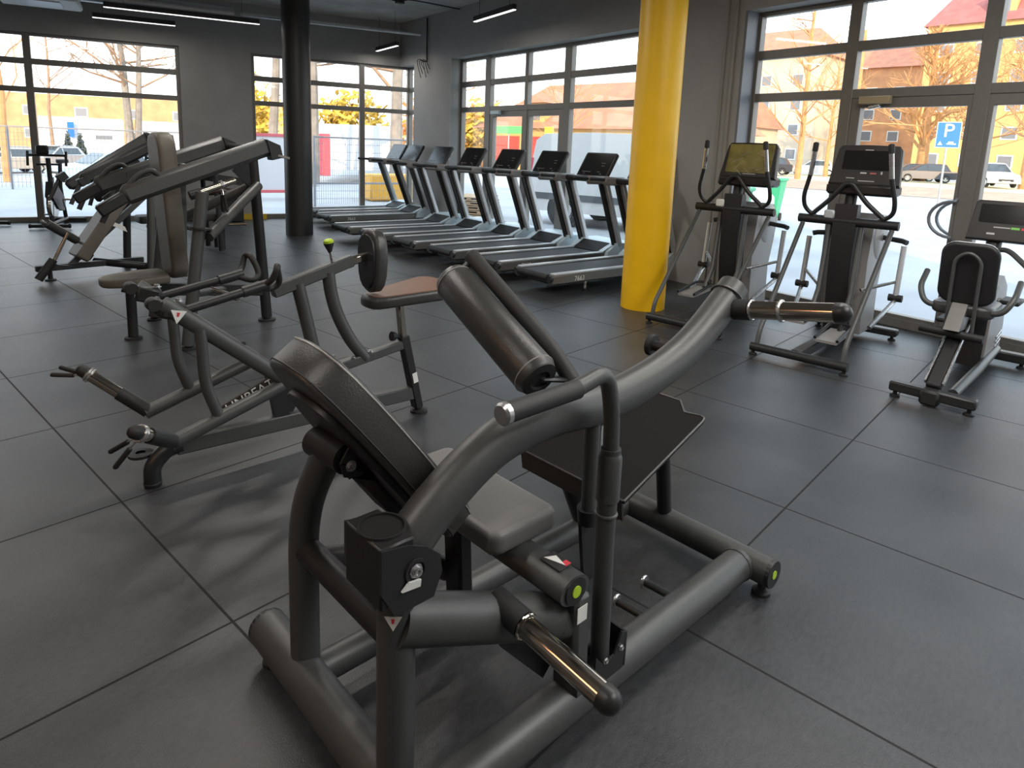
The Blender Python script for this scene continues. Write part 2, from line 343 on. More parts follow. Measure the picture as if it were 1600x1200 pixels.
# local y must point outward: for D=DC, N=NC the frame (D,N) is left-handed, so use -D
wC = window(PC, DC, NC, RZ_C+math.pi, -1.52, 5.6, [(-.455, .11), (.68, .12), (1.75, .12), (3.6, .12)], ZS, doors=[(-.40, .675, 2.085), (.685, 1.70, 2.085)])
wB = window(PC, DC, NC, RZ_C+math.pi, -7.51, -2.95, [(-6.635, .16), (-5.555, .085), (-4.577, .15)], ZS, doors=[(-6.555, -5.56, 2.085), (-5.55, -4.65, 2.085)])
wA1 = window(PA, DA, NA, RZ_A, -7.4, -1.7, [(-3.86, .1)], ZS)
wA2 = window(PA, DA, NA, RZ_A, -.54, 2.5, [(1.505, .1)], ZS)
wB2 = window(PC, DC, NC, RZ_C+math.pi, -9.554, -8.9, [], ZS)
# door closers, D-shaped pull handles, door contact box
def loc_c(c, n, z): return PC+DC*c+NC*n+V((0, 0, z))
b = MB().beam(loc_c(.30, -.08, 2.06), loc_c(.02, -.08, 2.06), .06, .07).build('door_closer', mat('closer_beige', (.42, .33, .2), .5)); tag(b, 'beige door closer on the double door behind the two cross trainers', 'door closer')
MB().beam(loc_c(.2, -.1, 1.99), loc_c(.1, -.1, 2.01), .04, .03).build('closer_arm', M_ALU, b)
b = MB().beam(loc_c(6.45, -.08, 2.06), loc_c(6.2, -.08, 2.06), .06, .06).build('door_closer', M_PALE); tag(b, 'pale door closer on the double door behind the treadmills', 'door closer')
for n_ in (-.07, .09):
    c0 = -.62; pts = [loc_c(c0, n_*.5, 1.22)]+[loc_c(c0+.19*math.sin(a), n_, 1.04+.155*math.cos(a)) for a in [math.pi*k/12 for k in range(13)]]+[loc_c(c0, n_*.5, .86)]
    hd = MB().tube(pts, .014, 10).build('pull_handle', M_GATE)
    tag(hd, 'curved tubular pull handle on the %s of the glass door behind the recumbent bike' % ('room side' if n_ < 0 else 'street side'), 'door handle')
# columns
def column(name, x, y, r, m, label):
    o = MB().lathe([(r, 0), (r, ZC)], (x, y, 0), (0, 0, 1), 48).build(name, m); return tag(o, label, 'column')
column('column', 5.66, 3.325, .215, M_YEL, 'thick bright yellow round column beside the cross trainers')
column('column', 5.58, 9.62, .21, M_COLB, 'dark black round column in front of the back window')
# ------------------------------------------------------------------ ceiling things
def lamp(p, q, label, power, dark=False, w_=.06, light=True, wires=True):
    p, q = V(p), V(q); o = MB().beam(p, q, w_, .07).build('linear_lamp', M_BRKT); tag(o, label, 'lamp', None)
    dz = V((0, 0, -.038)); MB().beam(p+dz, q+dz, w_*.8, .01, bev=.002).build('lamp_diffuser', M_LAMPW, o)
    if wires:
        for u in (.12, .88):
            m_2 = p.lerp(q, u); MB().tube([m_2, (m_2.x, m_2.y, ZC)], .003, 5).build('suspension_wire', M_CABLE, o)
    if light:
        ld = bpy.data.lights.new('lamp_light', 'AREA'); ld.shape = 'RECTANGLE'; ld.size = (q-p).length; ld.size_y = .06; ld.energy = power*LAMP_W; ld.color = (1, .95, .88)
        lo = bpy.data.objects.new('lamp_light', ld); COL.objects.link(lo); mid = (p+q)/2; d = (q-p).normalized()
        lo.matrix_world = Matrix(((d.x, -d.y, 0, mid.x), (d.y, d.x, 0, mid.y), (0, 0, 1, mid.z-.06), (0, 0, 0, 1)))
    return o
lamp((7.02, 7.20, 3.3), (6.68, 6.12, 3.3), 'short linear lamp hanging in front of the treadmill window wall', 8)
lamp((8.0, 10.86, 3.25), (7.74, 9.9, 3.25), 'short linear lamp hanging in the far corner of the hall', 8)
lamp((3.55, 12.05, 3.27), (4.62, 11.66, 3.27), 'dark linear lamp above the left back window', 4)
lamp((3.42, 11.1, 3.3), (5.4, 10.39, 3.3), 'long linear lamp running beside the ceiling duct', 6)
# linear fill lights added out of view, over and behind the camera
for (x, y, pw, lb) in ((1.2, 3.6, 38, 'added linear fill light over the row machine, above the frame'), (3.4, 5.8, 70, 'added linear fill light over the middle of the hall, above the frame'), (3.0, 1.0, 34, 'added linear fill light above the leg machine, over the frame'), (-1.2, 1.0, 36, 'added linear fill light behind the camera'), (.8, 7.6, 34, 'added linear fill light at the left side of the hall, above the frame')):
    lamp((x-.8, y-.1, 3.45), (x+.8, y+.1, 3.45), lb, pw)
ld = bpy.data.lights.new('warm_fill_light', 'AREA'); ld.size = .8; ld.energy = 14; ld.color = (1, .5, .25)  # added warm fill, standing in for sunlight reflected from behind left
lo = bpy.data.objects.new('warm_fill_light', ld); COL.objects.link(lo); lo.location = (-2.6, 2.6, 2.6); lo.rotation_euler = V((.8, -.15, -.75)).to_track_quat('-Z', 'Y').to_euler()
def fill_panel(x, y, z, sx_, sy_, tilt, power, label):  # soft fill light added out of view, shaped as a ceiling panel
    o = MB().box((x, y, z), (sx_, sy_, .06), None, .01).build('fill_panel', M_BRKT); tag(o, label, 'lamp'); MB().box((x, y, z-.032), (sx_*.94, sy_*.94, .01), None, .002).build('lamp_diffuser', M_LAMPW, o)
    for u in (-.4, .4): MB().tube([(x+u*sx_, y, z), (x+u*sx_, y, ZC)], .004, 5).build('suspension_wire', M_CABLE, o)
    ld = bpy.data.lights.new('lamp_light', 'AREA'); ld.shape = 'RECTANGLE'; ld.size = sx_; ld.size_y = sy_; ld.energy = power; ld.color = (1, .98, .94)
    lo = bpy.data.objects.new('lamp_light', ld); COL.objects.link(lo); lo.location = (x, y, z-.05)
fill_panel(2.6, -1.6, 3.45, 2.4, 1.4, 0, 92, 'large added fill light panel, out of view right behind the camera')
fill_panel(4.2, .2, 3.45, 1.6, 1.2, 0, 32, 'added fill light panel at the right, above the frame')
d_ = MB().tube([(2.2, 11.9, 3.44), (5.2, 10.83, 3.44)], .085, 18).tube([(4.05, 11.24, 3.44), (4.10, 11.22, 3.44)], .1, 18)
o = tag(d_.build('ventilation_duct', M_GALV), 'round silver ventilation duct along the back of the ceiling', 'duct')
o = tag(MB().tube([(5.3, 10.795, 3.44), (8.1, 9.7, 3.44)], .03, 12).build('conduit_pipe', M_GALV), 'thin grey pipe continuing the duct behind the black column', 'pipe')
ac = thing('ceiling_cassette', 'white ceiling cassette air conditioner at the top left corner', 'air conditioner', (2.78, 11.68, 3.27), -19)
MB().box((0, 0, .05), (1.0, .95, .1), None, .03).build('casing', mat('cassette_white', (.62, .6, .56), .5), ac)
MB().box((0, 0, -.005), (.55, .55, .02), None, .004).build('intake_grille', M_SILVER, ac)
cb = MB().tube(spline([(5.9, 9.5, 3.79), (6.4, 9.0, 3.76), (7.0, 8.9, 3.72), (7.15, 8.8, 3.76), (8.25, 8.75, 3.79)], 6), .012, 6).tube(spline([(7.0, 8.9, 3.72), (7.1, 8.3, 3.77), (7.3, 7.6, 3.79)], 6), .012, 6)
o = tag(cb.build('ceiling_cable', M_CABLE), 'black cable sagging under the concrete ceiling', 'cable'); MB().box((7.0, 8.9, 3.73), (.12, .1, .08), None, .005).build('junction_box', M_DARK, o)
q = loc_c(8.35, -.275, 0)
o = tag(MB().tube([q+V((0, 0, 3.78)), q+V((0, 0, 3.0))], .014, 8).build('wall_cable', M_CABLE), 'black cable drop with loose wires on the wall pier beside the corner window', 'cable')
b = MB()
for k in range(6): b.tube(spline([q+V((0, 0, 3.0)), q+V((-.05-.02*k, .03*k-.06, 2.98+.02*(k % 3))), q+V((-.03, .05*k-.12, 2.86-.07*(k % 3)))], 4), .007, 5)
b.build('loose_wires', M_CABLE, o)
q = loc_c(2.42, -.27, 0)
o = tag(MB().box(q+V((-.03, 0, 3.0)), (.09, .11, .16), None, .01).build('wall_speaker', M_DARK), 'small black box on the wall right of the yellow column', 'wall box')
MB().tube(spline([q+V((0, -.12, 3.6)), q+V((0, -.12, 2.9)), q+V((0, -.05, 2.62)), q+V((-.02, .12, 2.4)), q+V((-.05, .3, 2.35)), q+V((-.05, .32, 2.7)), q+V((-.02, .1, 2.72)), q+V((0, 0, 2.58))], 6), .008, 6).build('hanging_cable', M_CABLE, o)
# dark bin with a yellow cover strip on the floor against the back pier
o = tag(MB().box((5.42, 11.66, .3), (.40, .26, .58), Matrix.Rotation(-A19, 3, 'Z'), .02).build('storage_bin', M_DARK), 'black bin standing at the back wall between the windows', 'bin')
o.location = (0, 0, 0)
o = tag(MB().prism([PA+DA*a+NA*n_+V((0, 0, .0)) for a, n_ in ((-1.65, -.11), (-.35, -.11), (-.35, -.16), (-1.65, -.16))], (0, 0, .1)).build('cable_ramp', mat('ramp_yellow', (.75, .48, .02), .5)), 'yellow strip along the foot of the back wall pier', 'strip')
# ================================================================== LEG MACHINE IN FRONT (u = along the machine, v = across, z)
def leg_machine():
    t = thing('hip_press_machine', 'big graphite plate-loaded machine with arched arm, seat and roller pad in the foreground', 'gym machine', (.81, 1.15, 0), -4.8)
    R = .055
    def tube(name, pts, r, m=M_STEEL, par=t, **k): return MB().tube(pts, r, k.pop('n', 20), **k).build(name, m, par)
    def cap(par, o, ax, r):
        e = MB().lathe([(0, .004), (r*.96, .004), (r, 0), (r, -.01)], o, ax, 24).build('end_cap', M_DARK, par); a = V(ax).normalized()
        MB().lathe([(0, .0065), (r*.3, .0065), (r*.3, .003)], o, ax, 16).build('lime_dot', M_LIME, par); return e
    f = tube('cross_tube', [(-.015, -.42, .092), (-.015, .525, .092)], R); cap(f, (-.015, .525, .092), (0, 1, 0), R); cap(f, (-.015, -.42, .092), (0, -1, 0), R)
    for m in (-.38, .48): foot(-.015, m, f)
    rr = tube('cross_tube', [(1.405, -.345, .09), (1.405, .57, .09)], .05); cap(rr, (1.405, -.345, .09), (0, -1, 0), .05); cap(rr, (1.405, .57, .09), (0, 1, 0), .05)
    for m in (-.31, .53): foot(1.405, m, rr)
    nr = tube('base_rail', [(0, -.235, .092), (1.37, -.235, .092)], R); MB().torus((1.352, -.235, .092), (1, 0, 0), R, .004, 24, 6).build('weld_seam', M_STEEL, nr)
    tube('base_rail', [(0, .278, .088), (1.38, .278, .088)], .042)
    # posts and bracing
    tube('front_post', [(-.0, -.137, .12), (0, -.137, .62)], .042)
    fp = tube('curved_post', fillet([(0, .303, .12), (0, .303, .56), (-.006, .145, .79)], .14), .039)
    tube('cross_brace', [(0, .29, .46), (0, -.12, .46)], .033, M_DARK)
    sp = tube('spine_tube', [(.0, -.137, .505), (.47, -.215, .325)], .057); MB().torus((.425, -.208, .342), (.93, -.15, -.35), .052, .006, 22, 6).build('weld_seam', M_STEEL, sp)
    MB().beam((.476, -.235, .12), (.462, -.235, .42), .085, .055, (1, 0, 0), .01).build('seat_column', M_STEEL, t)
    tube('rear_spine', fillet([(0, .30, .41), (.28, .29, .34), (.46, .278, .20)], .1), .035)
    MB().beam((.47, .22, .1), (.45, .22, .43), .08, .055, (1, 0, 0), .01).build('seat_column', M_DARK, t)
    st = MB().tube([(.43, -.272, .447), (.43, .36, .447)], .052, 24, flat=.72, upv=(1, 0, 0)).build('seat_bar', M_STEEL, t)
    MB().lathe([(0, .005), (.036, .005), (.037, 0)], (.43, -.272, .447), (0, -1, 0), 24).build('end_cap', M_DARK, st)
    MB().lathe([(0, .008), (.015, .008), (.015, .004)], (.43, -.272, .447), (0, -1, 0), 18).build('lime_dot', M_LIME, st)
    lb = MB().box((.437, -.2, .4865), (.05, .07, .002), None, .0005).build('picture_sticker', M_RUB, st); MB().prism([(.422, -.17, .4877), (.452, -.185, .4877), (.44, -.228, .4877)], (0, 0, .001)).build('sticker_figure', M_WHITE, lb)
    MB().box((.449, -.222, .4877), (.02, .018, .001), None, .0002).build('sticker_mark', M_RED, lb)
    MB().box((.455, -.279, .374), (.036, .002, .044), None, .0005).build('paper_label', M_WHITE, t)
    # pivot bracket: two cheek plates round the head of the front post, with a sleeve behind
    b = MB(); prof = [(-.082, .735), (-.082, .64), (-.05, .58), (.045, .58), (.066, .63), (.06, .672), (.025, .703), (-.02, .724)]
    b.prism([(x, -.21, z) for x, z in prof], (0, .008, 0)); br = b.build('pivot_plate', M_BRKT, t)
    b = MB().prism([(x, -.072, z) for x, z in prof], (0, .008, 0)); b.build('pivot_plate', M_BRKT, t)
    MB().box((-.042, -.137, .668), (.08, .138, .136), None, .004).build('pivot_block', M_DARK, t)
    sl0 = MB().lathe([(.046, 0), (.046, .006), (.051, .006), (.051, 0)], (-.036, -.137, .735), (0, 0, 1), 28).build('stop_sleeve', M_BRKT, t); MB().lathe([(0, .002), (.046, .002)], (-.036, -.137, .7345), (0, 0, 1), 28).build('bore_shade_disc', mat('bore_shade', (.002, .002, .002), .9), sl0)  # flat black disc paints the shade of an open bore on the solid block
    bolt((-.003, -.211, .663), (0, -1, 0), .0105, br); MB().lathe([(.02, 0), (.026, 0), (.026, .004), (.02, .004)], (-.003, -.211, .663), (0, -1, 0), 20).build('washer', M_BRKT, br)
    MB().prism([(-.04, -.2195, .633), (.004, -.2195, .628), (.006, -.2195, .643), (-.022, -.2195, .648)], (0, .006, 0)).build('torn_sticker', M_WHITE, br)
    tri_sticker((-.0285, -.1695, .53), (.75, -.66, 0), (0, 0, 1), .034, t)
    # arched loading arm
    arm_pts = [(-.01, -.137, .64), (.066, -.137, .71), (.134, -.137, .761), (.215, -.137, .808), (.303, -.137, .838), (.456, -.137, .85), (.659, -.137, .836), (.831, -.137, .852), (.989, -.137, .888), (1.124, -.137, .946), (1.266, -.137, 1.035), (1.325, -.137, 1.078)]
    arm = MB().tube(spline(arm_pts, 6), .055, 26, flat=.9).build('lever_arm', M_STEEL, t)
    MB().torus((1.285, -.137, 1.05), (.8, 0, .6), .055, .004, 26, 6).build('weld_seam', M_STEEL, arm)
    a0 = V((1.262, -.18, 1.022)); ad = V((.01, -.31, .052)).normalized()
    MB().cyl(a0+ad*.0, a0+ad*.055, .034, 20).build('peg_socket', M_RUB, arm)
    pg = MB().tube([a0+ad*.05, a0+ad*.325], .029, 22, dome=0).build('weight_peg', M_CHROME, arm)
    MB().torus(a0+ad*.155, ad, .03, .006, 22, 8).build('peg_collar', M_ALU, pg); MB().torus(a0+ad*.06, ad, .03, .004, 22, 8).build('peg_collar', M_ALU, pg)
    MB().tube([a0+ad*.315, a0+ad*.33], .0305, 22, dome=1).build('peg_end_cap', M_BRKT, pg)
    st = MB().cyl((1.1, -.12, .885), (1.085, .0, .888), .017, 16).build('stop_stub', M_DARK, arm); MB().lathe([(0, 0), (.034, 0), (.036, .006), (.036, .016), (0, .02)], (1.085, -.004, .888), (-.05, 1, 0), 20).build('rubber_stop', M_RUB, st)
    # storage peg under the arm
    s0 = V((.26, -.17, .446)); sdv = V((.262, -.535, .413))-s0; sl = sdv.length; sdv.normalize()
    MB().prism([(.24, -.19, .40), (.38, -.19, .36), (.46, -.19, .19), (.42, -.19, .15), (.27, -.19, .32)], (0, .012, 0)).build('gusset_plate', M_DARK, t)
    MB().cyl(s0, s0+sdv*.10, .033, 22).build('peg_socket', M_DARK, t)
    pg = MB().cyl(s0+sdv*.09, s0+sdv*(sl-.03), .0265, 22).build('storage_peg', M_CHROME, t); MB().torus(s0+sdv*.105, sdv, .029, .004, 22, 8).build('peg_collar', M_CHROME, pg)
    MB().tube([s0+sdv*(sl-.035), s0+sdv*(sl-.02)], .0285, 22, dome=1).build('peg_end_cap', M_BRKT, pg)
    # rocking release lever with its handle, standing in a fork on the near rail
    lv = MB().tube([(.582, -.245, .17), (.57, -.245, .50), (.572, -.245, .77)], .026, 18).build('release_lever', M_STEEL, t)
    MB().tube([(.57, -.245, .63), (.571, -.245, .745), (.571, -.245, .757)], [.031, .031, .026], 18).build('lever_sleeve', M_STEEL, lv)
    MB().torus((.569, -.245, .59), (0, 0, 1), .026, .005, 18, 8).build('lever_ring', M_STEEL, lv)
    hp = fillet([(.572, -.245, .75), (.565, -.245, .88), (.53, -.247, .985), (.40, -.25, .962), (.185, -.25, .962)], [.06, .045, .06])
    hd = MB().tube(hp, .021, 18).build('lever_handle', M_STEEL, lv); MB().tube(fillet([(.42, -.25, .964), (.185, -.25, .962)], .01), .0235, 18).build('handle_grip', M_FOAM, hd)
    MB().lathe([(0, .006), (.02, .006), (.0255, 0), (.0255, -.012)], (.185, -.25, .962), (-1, 0, 0), 20).build('grip_end_cap', M_ALU, hd)
    k = MB()
    for m in (-.282, -.212): k.prism([(.52, m, .215), (.52, m, .13), (.64, m, .10), (.645, m, .225), (.628, m, .235), (.60, m, .18), (.56, m, .17)], (0, .006, 0))
    k.prism([(.645, -.282, .12), (.645, -.206, .12), (.645, -.206, .225), (.645, -.282, .225)], (.006, 0, 0)); kb = k.build('lever_fork', M_BRKT, t)
    for x, z in ((.56, .185), (.625, .19)): bolt((x, -.283, z), (0, -1, 0), .006, kb)
    # prop under the arm
    pr = MB().tube([(.625, -.137, .80), (.632, -.137, .50)], .022, 16).build('support_prop', M_STEEL, arm); MB().box((.655, -.137, .68), (.02, .04, .2), None, .004).build('prop_plate', M_SILVER, pr)
    MB().tube([(.632, -.137, .535), (.634, -.137, .49)], [.034, .03], 18).build('prop_collar', M_BRKT, pr); MB().prism([(.61, -.13, .50), (.665, -.13, .50), (.70, -.13, .31), (.665, -.13, .29), (.635, -.13, .33)], (0, .012, 0)).build('prop_foot_plate', M_DARK, pr)
    # reclined back pad: seen along its edge
    d = V((.59, 0, -.807)); n_ = V((.807, 0, .59)); o0 = V((-.127, .13, 1.024))
    ol = [(-.07, .008), (-.11, .03), (-.14, .07), (-.165, .13), (-.185, .21), (-.197, .30), (-.2, .40), (-.2, .53), (-.185, .565), (-.15, .58), (.15, .58), (.185, .565), (.2, .53), (.2, .40), (.197, .30), (.185, .21), (.165, .13), (.14, .07), (.11, .03), (.07, .008), (.0, 0)]
    bp = MB().pad([(-a, b_) for a, b_ in ol], o0, (0, -1, 0), d, .088, .014).build('back_pad', M_VINYL, t)
    # piping on both rims
    def rim(z_, s_=1.0): return [o0+V((0, 1, 0))*(-a*s_)+d*b_+n_*z_ for a, b_ in ol]+[o0+V((0, 1, 0))*(-ol[0][0]*s_)+d*ol[0][1]+n_*z_]
    MB().tube(rim(.078), .0022, 5, cap=False).build('piping', M_PIPING, bp); MB().tube(rim(.012), .0022, 5, cap=False).build('piping', M_RUB, bp)
    MB().pad([(-a*.82, .09+b_*.82) for a, b_ in ol], o0-n_*.016, (0, -1, 0), d, .016, .003).build('back_board', M_DARK, bp)
    hb = MB().cyl((-.012, .20, .795), (-.005, .06, .80), .036, 22).build('hinge_hub', M_DARK, t); MB().lathe([(0, .004), (.008, .004), (.012, 0)], (-.03, .15, .815), (-.8, .2, .4), 14).build('hinge_pin', M_ALU, hb)
    for m in (.045, .075): MB().prism([(-.03, m, .80), (-.02, m, .765), (.02, m, .755), (.09, m, .80), (.12, m, .70), (.02, m, .85), (-.01, m, .83)], (0, .006, 0)).build('hinge_plate', M_BRKT, t)
    bolt((-.005, .044, .79), (0, -1, 0), .009, hb); MB().tube([(.02, .1, .73), (.085, .1, .745)], .006, 8).build('locking_rod', M_STEEL, t); MB().lathe([(0, 0), (.015, 0), (.015, .03), (0, .03)], (.075, .1, .743), (1, 0, .2), 14).build('locking_knob', M_RUB, t)
    MB().box((.12, .13, .655), (.05, .12, .16), Matrix.Rotation(math.radians(-36), 3, 'Y'), .02).build('adjuster_block', M_RUB, t)
    # seat
    seat = MB().pad(rrect(.24, .50, .035, 5, .445, .16), (0, 0, .475), (1, 0, 0), (0, 1, 0), .066, .02, crown=.004).build('seat_pad', M_VLIT, t)
    rp = [(x, y, .531) for x, y in rrect(.222, .482, .03, 5, .445, .16)]; MB().tube(rp+[rp[0]], .002, 5, cap=False).build('piping', M_PIPING, seat)
    MB().box((.445, .16, .47), (.2, .42, .016), None, .004).build('seat_board', M_DARK, seat)
    # roller pad on its swivelling bracket
    p0 = V((.545, -.0, .893)); p1 = V((.585, .435, 1.086)); ax = (p1-p0).normalized(); rl = .064; L_ = (p1-p0).length
    ro = MB().lathe([(rl*.45, -.006), (rl*.88, -.006), (rl, .012), (rl, L_-.012), (rl*.88, L_+.006), (0, L_+.006)], p0, ax, 36).build('roller_pad', M_VINYL, t)
    for u in (.016, L_-.016): MB().torus(p0+ax*u, ax, rl*.995, .0022, 36, 5).build('piping', M_PIPING, ro)
    MB().lathe([(0, .002), (rl*.4, .002), (rl*.5, .008), (rl*.86, .004), (rl*.9, -.005)], p0-ax*.006, -ax, 30).build('roller_end_cap', M_RUB, ro)
    MB().tube([p0-ax*.0, p0+ax*(L_+.02)], .012, 10).build('roller_axle', M_STEEL, ro)
    ub = [(.665, -.06, .83), (.67, -.01, .868), (.652, .05, .94), (.648, .42, 1.162)]
    MB().tube(fillet(ub, [.04, .09]), .025, 18, dome=.6).build('roller_guard_bar', M_FOAM, t)
    MB().beam(p0+ax*(L_+.01), V((.645, .415, 1.15)), .04, .012).build('roller_bracket', M_BRKT, t); MB().beam(p0-ax*.004, V((.668, -.005, .862)), .04, .012).build('roller_bracket', M_BRKT, t)
    MB().cyl((.66, -.10, .835), (.668, -.02, .86), .024, 14).build('roller_pivot', M_BRKT, t)
    # foot plate with skirts and legs
    sl_ = V((.464, 0, .161)); o_ = V((.917, 0, .407)); sdir = sl_.normalized(); nn = V((-sdir.z, 0, sdir.x))
    out = [(0, -.05), (.47, -.05), (.49, -.045), (.495, -.03), (.484, .035), (.535, .085), (.535, .31), (.484, .36), (.495, .42), (.47, .43), (0, .43)]
    fp_ = MB().prism([o_+sdir*a+V((0, b_, 0))-nn*.008 for a, b_ in out], nn*.012).build('foot_plate', mat('chequer_rubber', (.011, .010, .009), .8, 0, .15, 60, .35, 90, spec=.2, stretch=(1, 12, 1)), t)
    P_ = [o_+sdir*a+V((0, b_, 0))+nn*.004 for a, b_ in out]; MB().tube(P_+[P_[0]], .004, 6, cap=False).build('plate_edge', M_STEEL, fp_)
    sk = MB().prism([o_+V((0, -.04, -.002)), o_+V((0, .43, -.002)), o_+V((.012, .43, -.075)), o_+V((.012, -.04, -.075))], (.008, 0, 0)).build('plate_skirt', mat('skirt_brown', (.03, .024, .021), .6), fp_)
    for m in (.10, .36): tube('plate_leg', [(1.40, m, .12), (1.33, m, .52)], .028, M_DARK)
    tube('plate_leg', [(1.12, .278, .1), (.98, .278, .40)], .032, M_DARK)
    # band pegs on the near rail
    for u in (.858, 1.003):
        bp_ = MB().cyl((u, -.22, .115), (u-.012, -.105, .118), .0125, 14).build('band_peg', M_BRKT, t); MB().lathe([(0, 0), (.021, 0), (.023, .004), (.021, .009), (0, .009)], (u-.012, -.105, .118), (-.1, 1, 0), 18).build('peg_flange', M_ALU, bp_)
leg_machine()
# ================================================================== CHEST-SUPPORTED ROW MACHINE (left of the front machine)
def part(name, pts, r, m, par, n=14, **k): return MB().tube(pts, r, n, **k).build(name, m, par)
def row_machine():
    t = thing('row_machine', 'plate-loaded row machine with round chest pad and brown-topped seat, spring clips on its pegs', 'gym machine', (.97, 2.93, 0), -6)
    rl_ = MB().beam((.10, 0, .155), (1.36, 0, .125), .05, .075).build('base_rail', M_STEEL, t)
    fr = MB().lathe([(0, 0), (.035, 0), (.038, .015), (.03, .03), (0, .03)], (.0, 0, 0), (0, 0, 1), 18).build('rubber_foot', M_RUB, t)
    MB().tube(fillet([(.0, 0, .02), (-.0, .0, .09), (.06, .0, .15), (.12, 0, .16)], .05), .036, 16).build('front_knuckle', M_BRKT, t)
    MB().lathe([(.02, 0), (.05, .0), (.05, .012), (.02, .014)], (-.03, .05, .13), (0, 0, 1), 20).build('foot_disc', M_BRKT, t)
    MB().box((.01, 0, .10), (.03, .035, .02), None, .002).build('paper_label', M_WHITE, fr)
    foot(1.385, 0, t, .05, .06)
    # seat post, seat
    MB().beam((1.375, 0, .03), (1.275, 0, .47), .05, .06, (0, 1, 0)).build('seat_mast', M_DARK, t)
    MB().beam((1.275, 0, .44), (1.25, 0, .66), .035, .045, (0, 1, 0)).build('seat_slider', M_CHROME, t)
    kn = part('adjuster_knob', [(1.30, 0, .455), (1.215, 0, .475)], .01, M_BRKT, t); MB().lathe([(0, 0), (.014, 0), (.026, .02), (.026, .035), (0, .035)], (1.235, 0, .47), (-1, 0, .2), 18).build('knob_head', M_RUB, kn)
    MB().box((1.338, -.032, .22), (.03, .002, .06), Matrix.Rotation(math.radians(-12), 3, 'Y'), .0005).build('paper_label', M_WHITE, t)
    so = [(0, -.085), (.06, -.105), (.25, -.15), (.38, -.185), (.44, -.18), (.475, -.13), (.485, 0), (.475, .13), (.44, .18), (.38, .185), (.25, .15), (.06, .105), (0, .085), (-.025, .05), (-.03, 0), (-.025, -.05)]
    sp = MB().pad(so, (1.07, 0, .655), (1, 0, .07), (0, 1, 0), .062, .02).build('seat_pad', M_VINYL, t)
    MB().pad([(.02+a*.93, b*.9) for a, b in so], (1.075, 0, .7135), (1, 0, .07), (0, 1, 0), .008, .004).build('seat_cover', M_VBROWN, sp)
    MB().beam((.78, 0, .35), (1.30, 0, .425), .05, .05).build('upper_rail', M_STEEL, t)
    for x in (.96, 1.06): bolt((x, -.02, .405+(x-.96)*.14), (0, 0, 1), .009, t)
    part('cross_tube', [(.70, .22, .37), (.92, .10, .37)], .03, M_STEEL, t)
    part('pad_post', [(.78, 0, .14), (.755, 0, .47), (.675, 0, .83)], .032, M_STEEL, t, 18)
    part('curved_post', spline([(1.04, 0, .385), (.955, 0, .50), (.885, 0, .64), (.85, 0, .76), (.835, 0, .87)], 6), .032, M_STEEL, t, 18)
    MB().beam((.55, 0, .80), (.965, 0, .917), .05, .06).build('pad_beam', M_STEEL, t)
    MB().beam((.93, 0, .903), (1.065, 0, .935), .036, .04).build('pad_slider', M_CHROME, t)
    kn = part('adjuster_pin', [(.86, 0, .915), (.845, 0, .985)], .009, M_ALU, t); MB().lathe([(.008, 0), (.012, .01), (.024, .04), (.026, .05), (.0, .052)], (.847, 0, .965), (-.15, 0, 1), 18).build('knob_body', M_RUB, kn)
    MB().lathe([(.0245, 0), (.025, .012), (.018, .018), (0, .018)], (.8395, 0, 1.014), (-.15, 0, 1), 18).build('knob_cap', M_LIME, kn)
    po = [(.0, .165), (.05, .155), (.085, .12), (.10, .06), (.10, 0), (.09, -.08), (.07, -.13), (.04, -.16), (0, -.17), (-.04, -.16), (-.07, -.13), (-.09, -.08), (-.10, 0), (-.10, .06), (-.085, .12), (-.05, .155)]
    MB().pad([(a, b) for a, b in po], (1.055, 0, .905), (0, 1, 0), (0, 0, 1), .07, .02).build('chest_pad', M_VINYL, t)
    MB().pad([(a*.82, b*.85) for a, b in po], (1.043, 0, .905), (0, 1, 0), (0, 0, 1), .014, .003).build('pad_backing', M_DARK, t)
    # two swinging triangles with weight horns and handle bars
    sh = part('pivot_shaft', [(.54, -.235, .425), (.54, .235, .425)], .02, M_CHROME, t)
    MB().prism([(.50, -.02, .45), (.58, -.02, .45), (.62, -.02, .14), (.55, -.02, .14)], (0, .04, 0)).build('pivot_post', M_DARK, t)
    MB().prism([(.56, .01, .33), (.74, .01, .34), (.70, .01, .27), (.62, .01, .14), (.57, .01, .14)], (0, .01, 0)).build('gusset_plate', M_DARK, t)
    MB().prism([(.28, -.03, .30), (.58, -.03, .42), (.60, -.03, .36), (.30, -.03, .23)], (0, .012, 0)).build('shield_plate', mat('shield_dark', (.035, .026, .02), .45), t)
    text('UNBEAT', .062, (.42, -.0335, .327), (.93, 0, .37), (-.37, 0, .93), M_WHITE, t, name='shield_lettering')
    for s in (-1, 1):
        a = thing_part('swing_arm', t); y = .2*s
        MB().tube([(.53, y, .425), (.03, y*.95, .85)], .034, 18, flat=.7, upv=(.65, 0, .75)).build('lever_beam', M_STEEL, a)
        MB().tube([(.54, y, .42), (.03, y, .26)], .03, 16).build('lower_rail', M_STEEL, a)
        part('curved_leg', spline([(.165, y, .73), (.17, y, .62), (.18, y, .48), (.225, y, .33)], 6), .024, M_STEEL, a)
        bolt((.54, y+.036*s, .425), (0, s, 0), .012, a)
        d = V((-.62, .42, .55)).normalized() if s > 0 else V((-.55, -.35, .42)).normalized(); o = V((.045, y+.0*s, .265)); L_ = .34 if s > 0 else .24
        MB().cyl(o, o+d*.15, .031, 18).build('horn_socket', M_BRKT, a)
        pg = MB().cyl(o+d*.14, o+d*(L_-.02), .0255, 18).build('weight_peg', M_CHROME, a)
        MB().tube([o+d*(L_-.03), o+d*(L_-.01)], .027, 18, dome=1).build('peg_end_cap', M_RUB, pg)
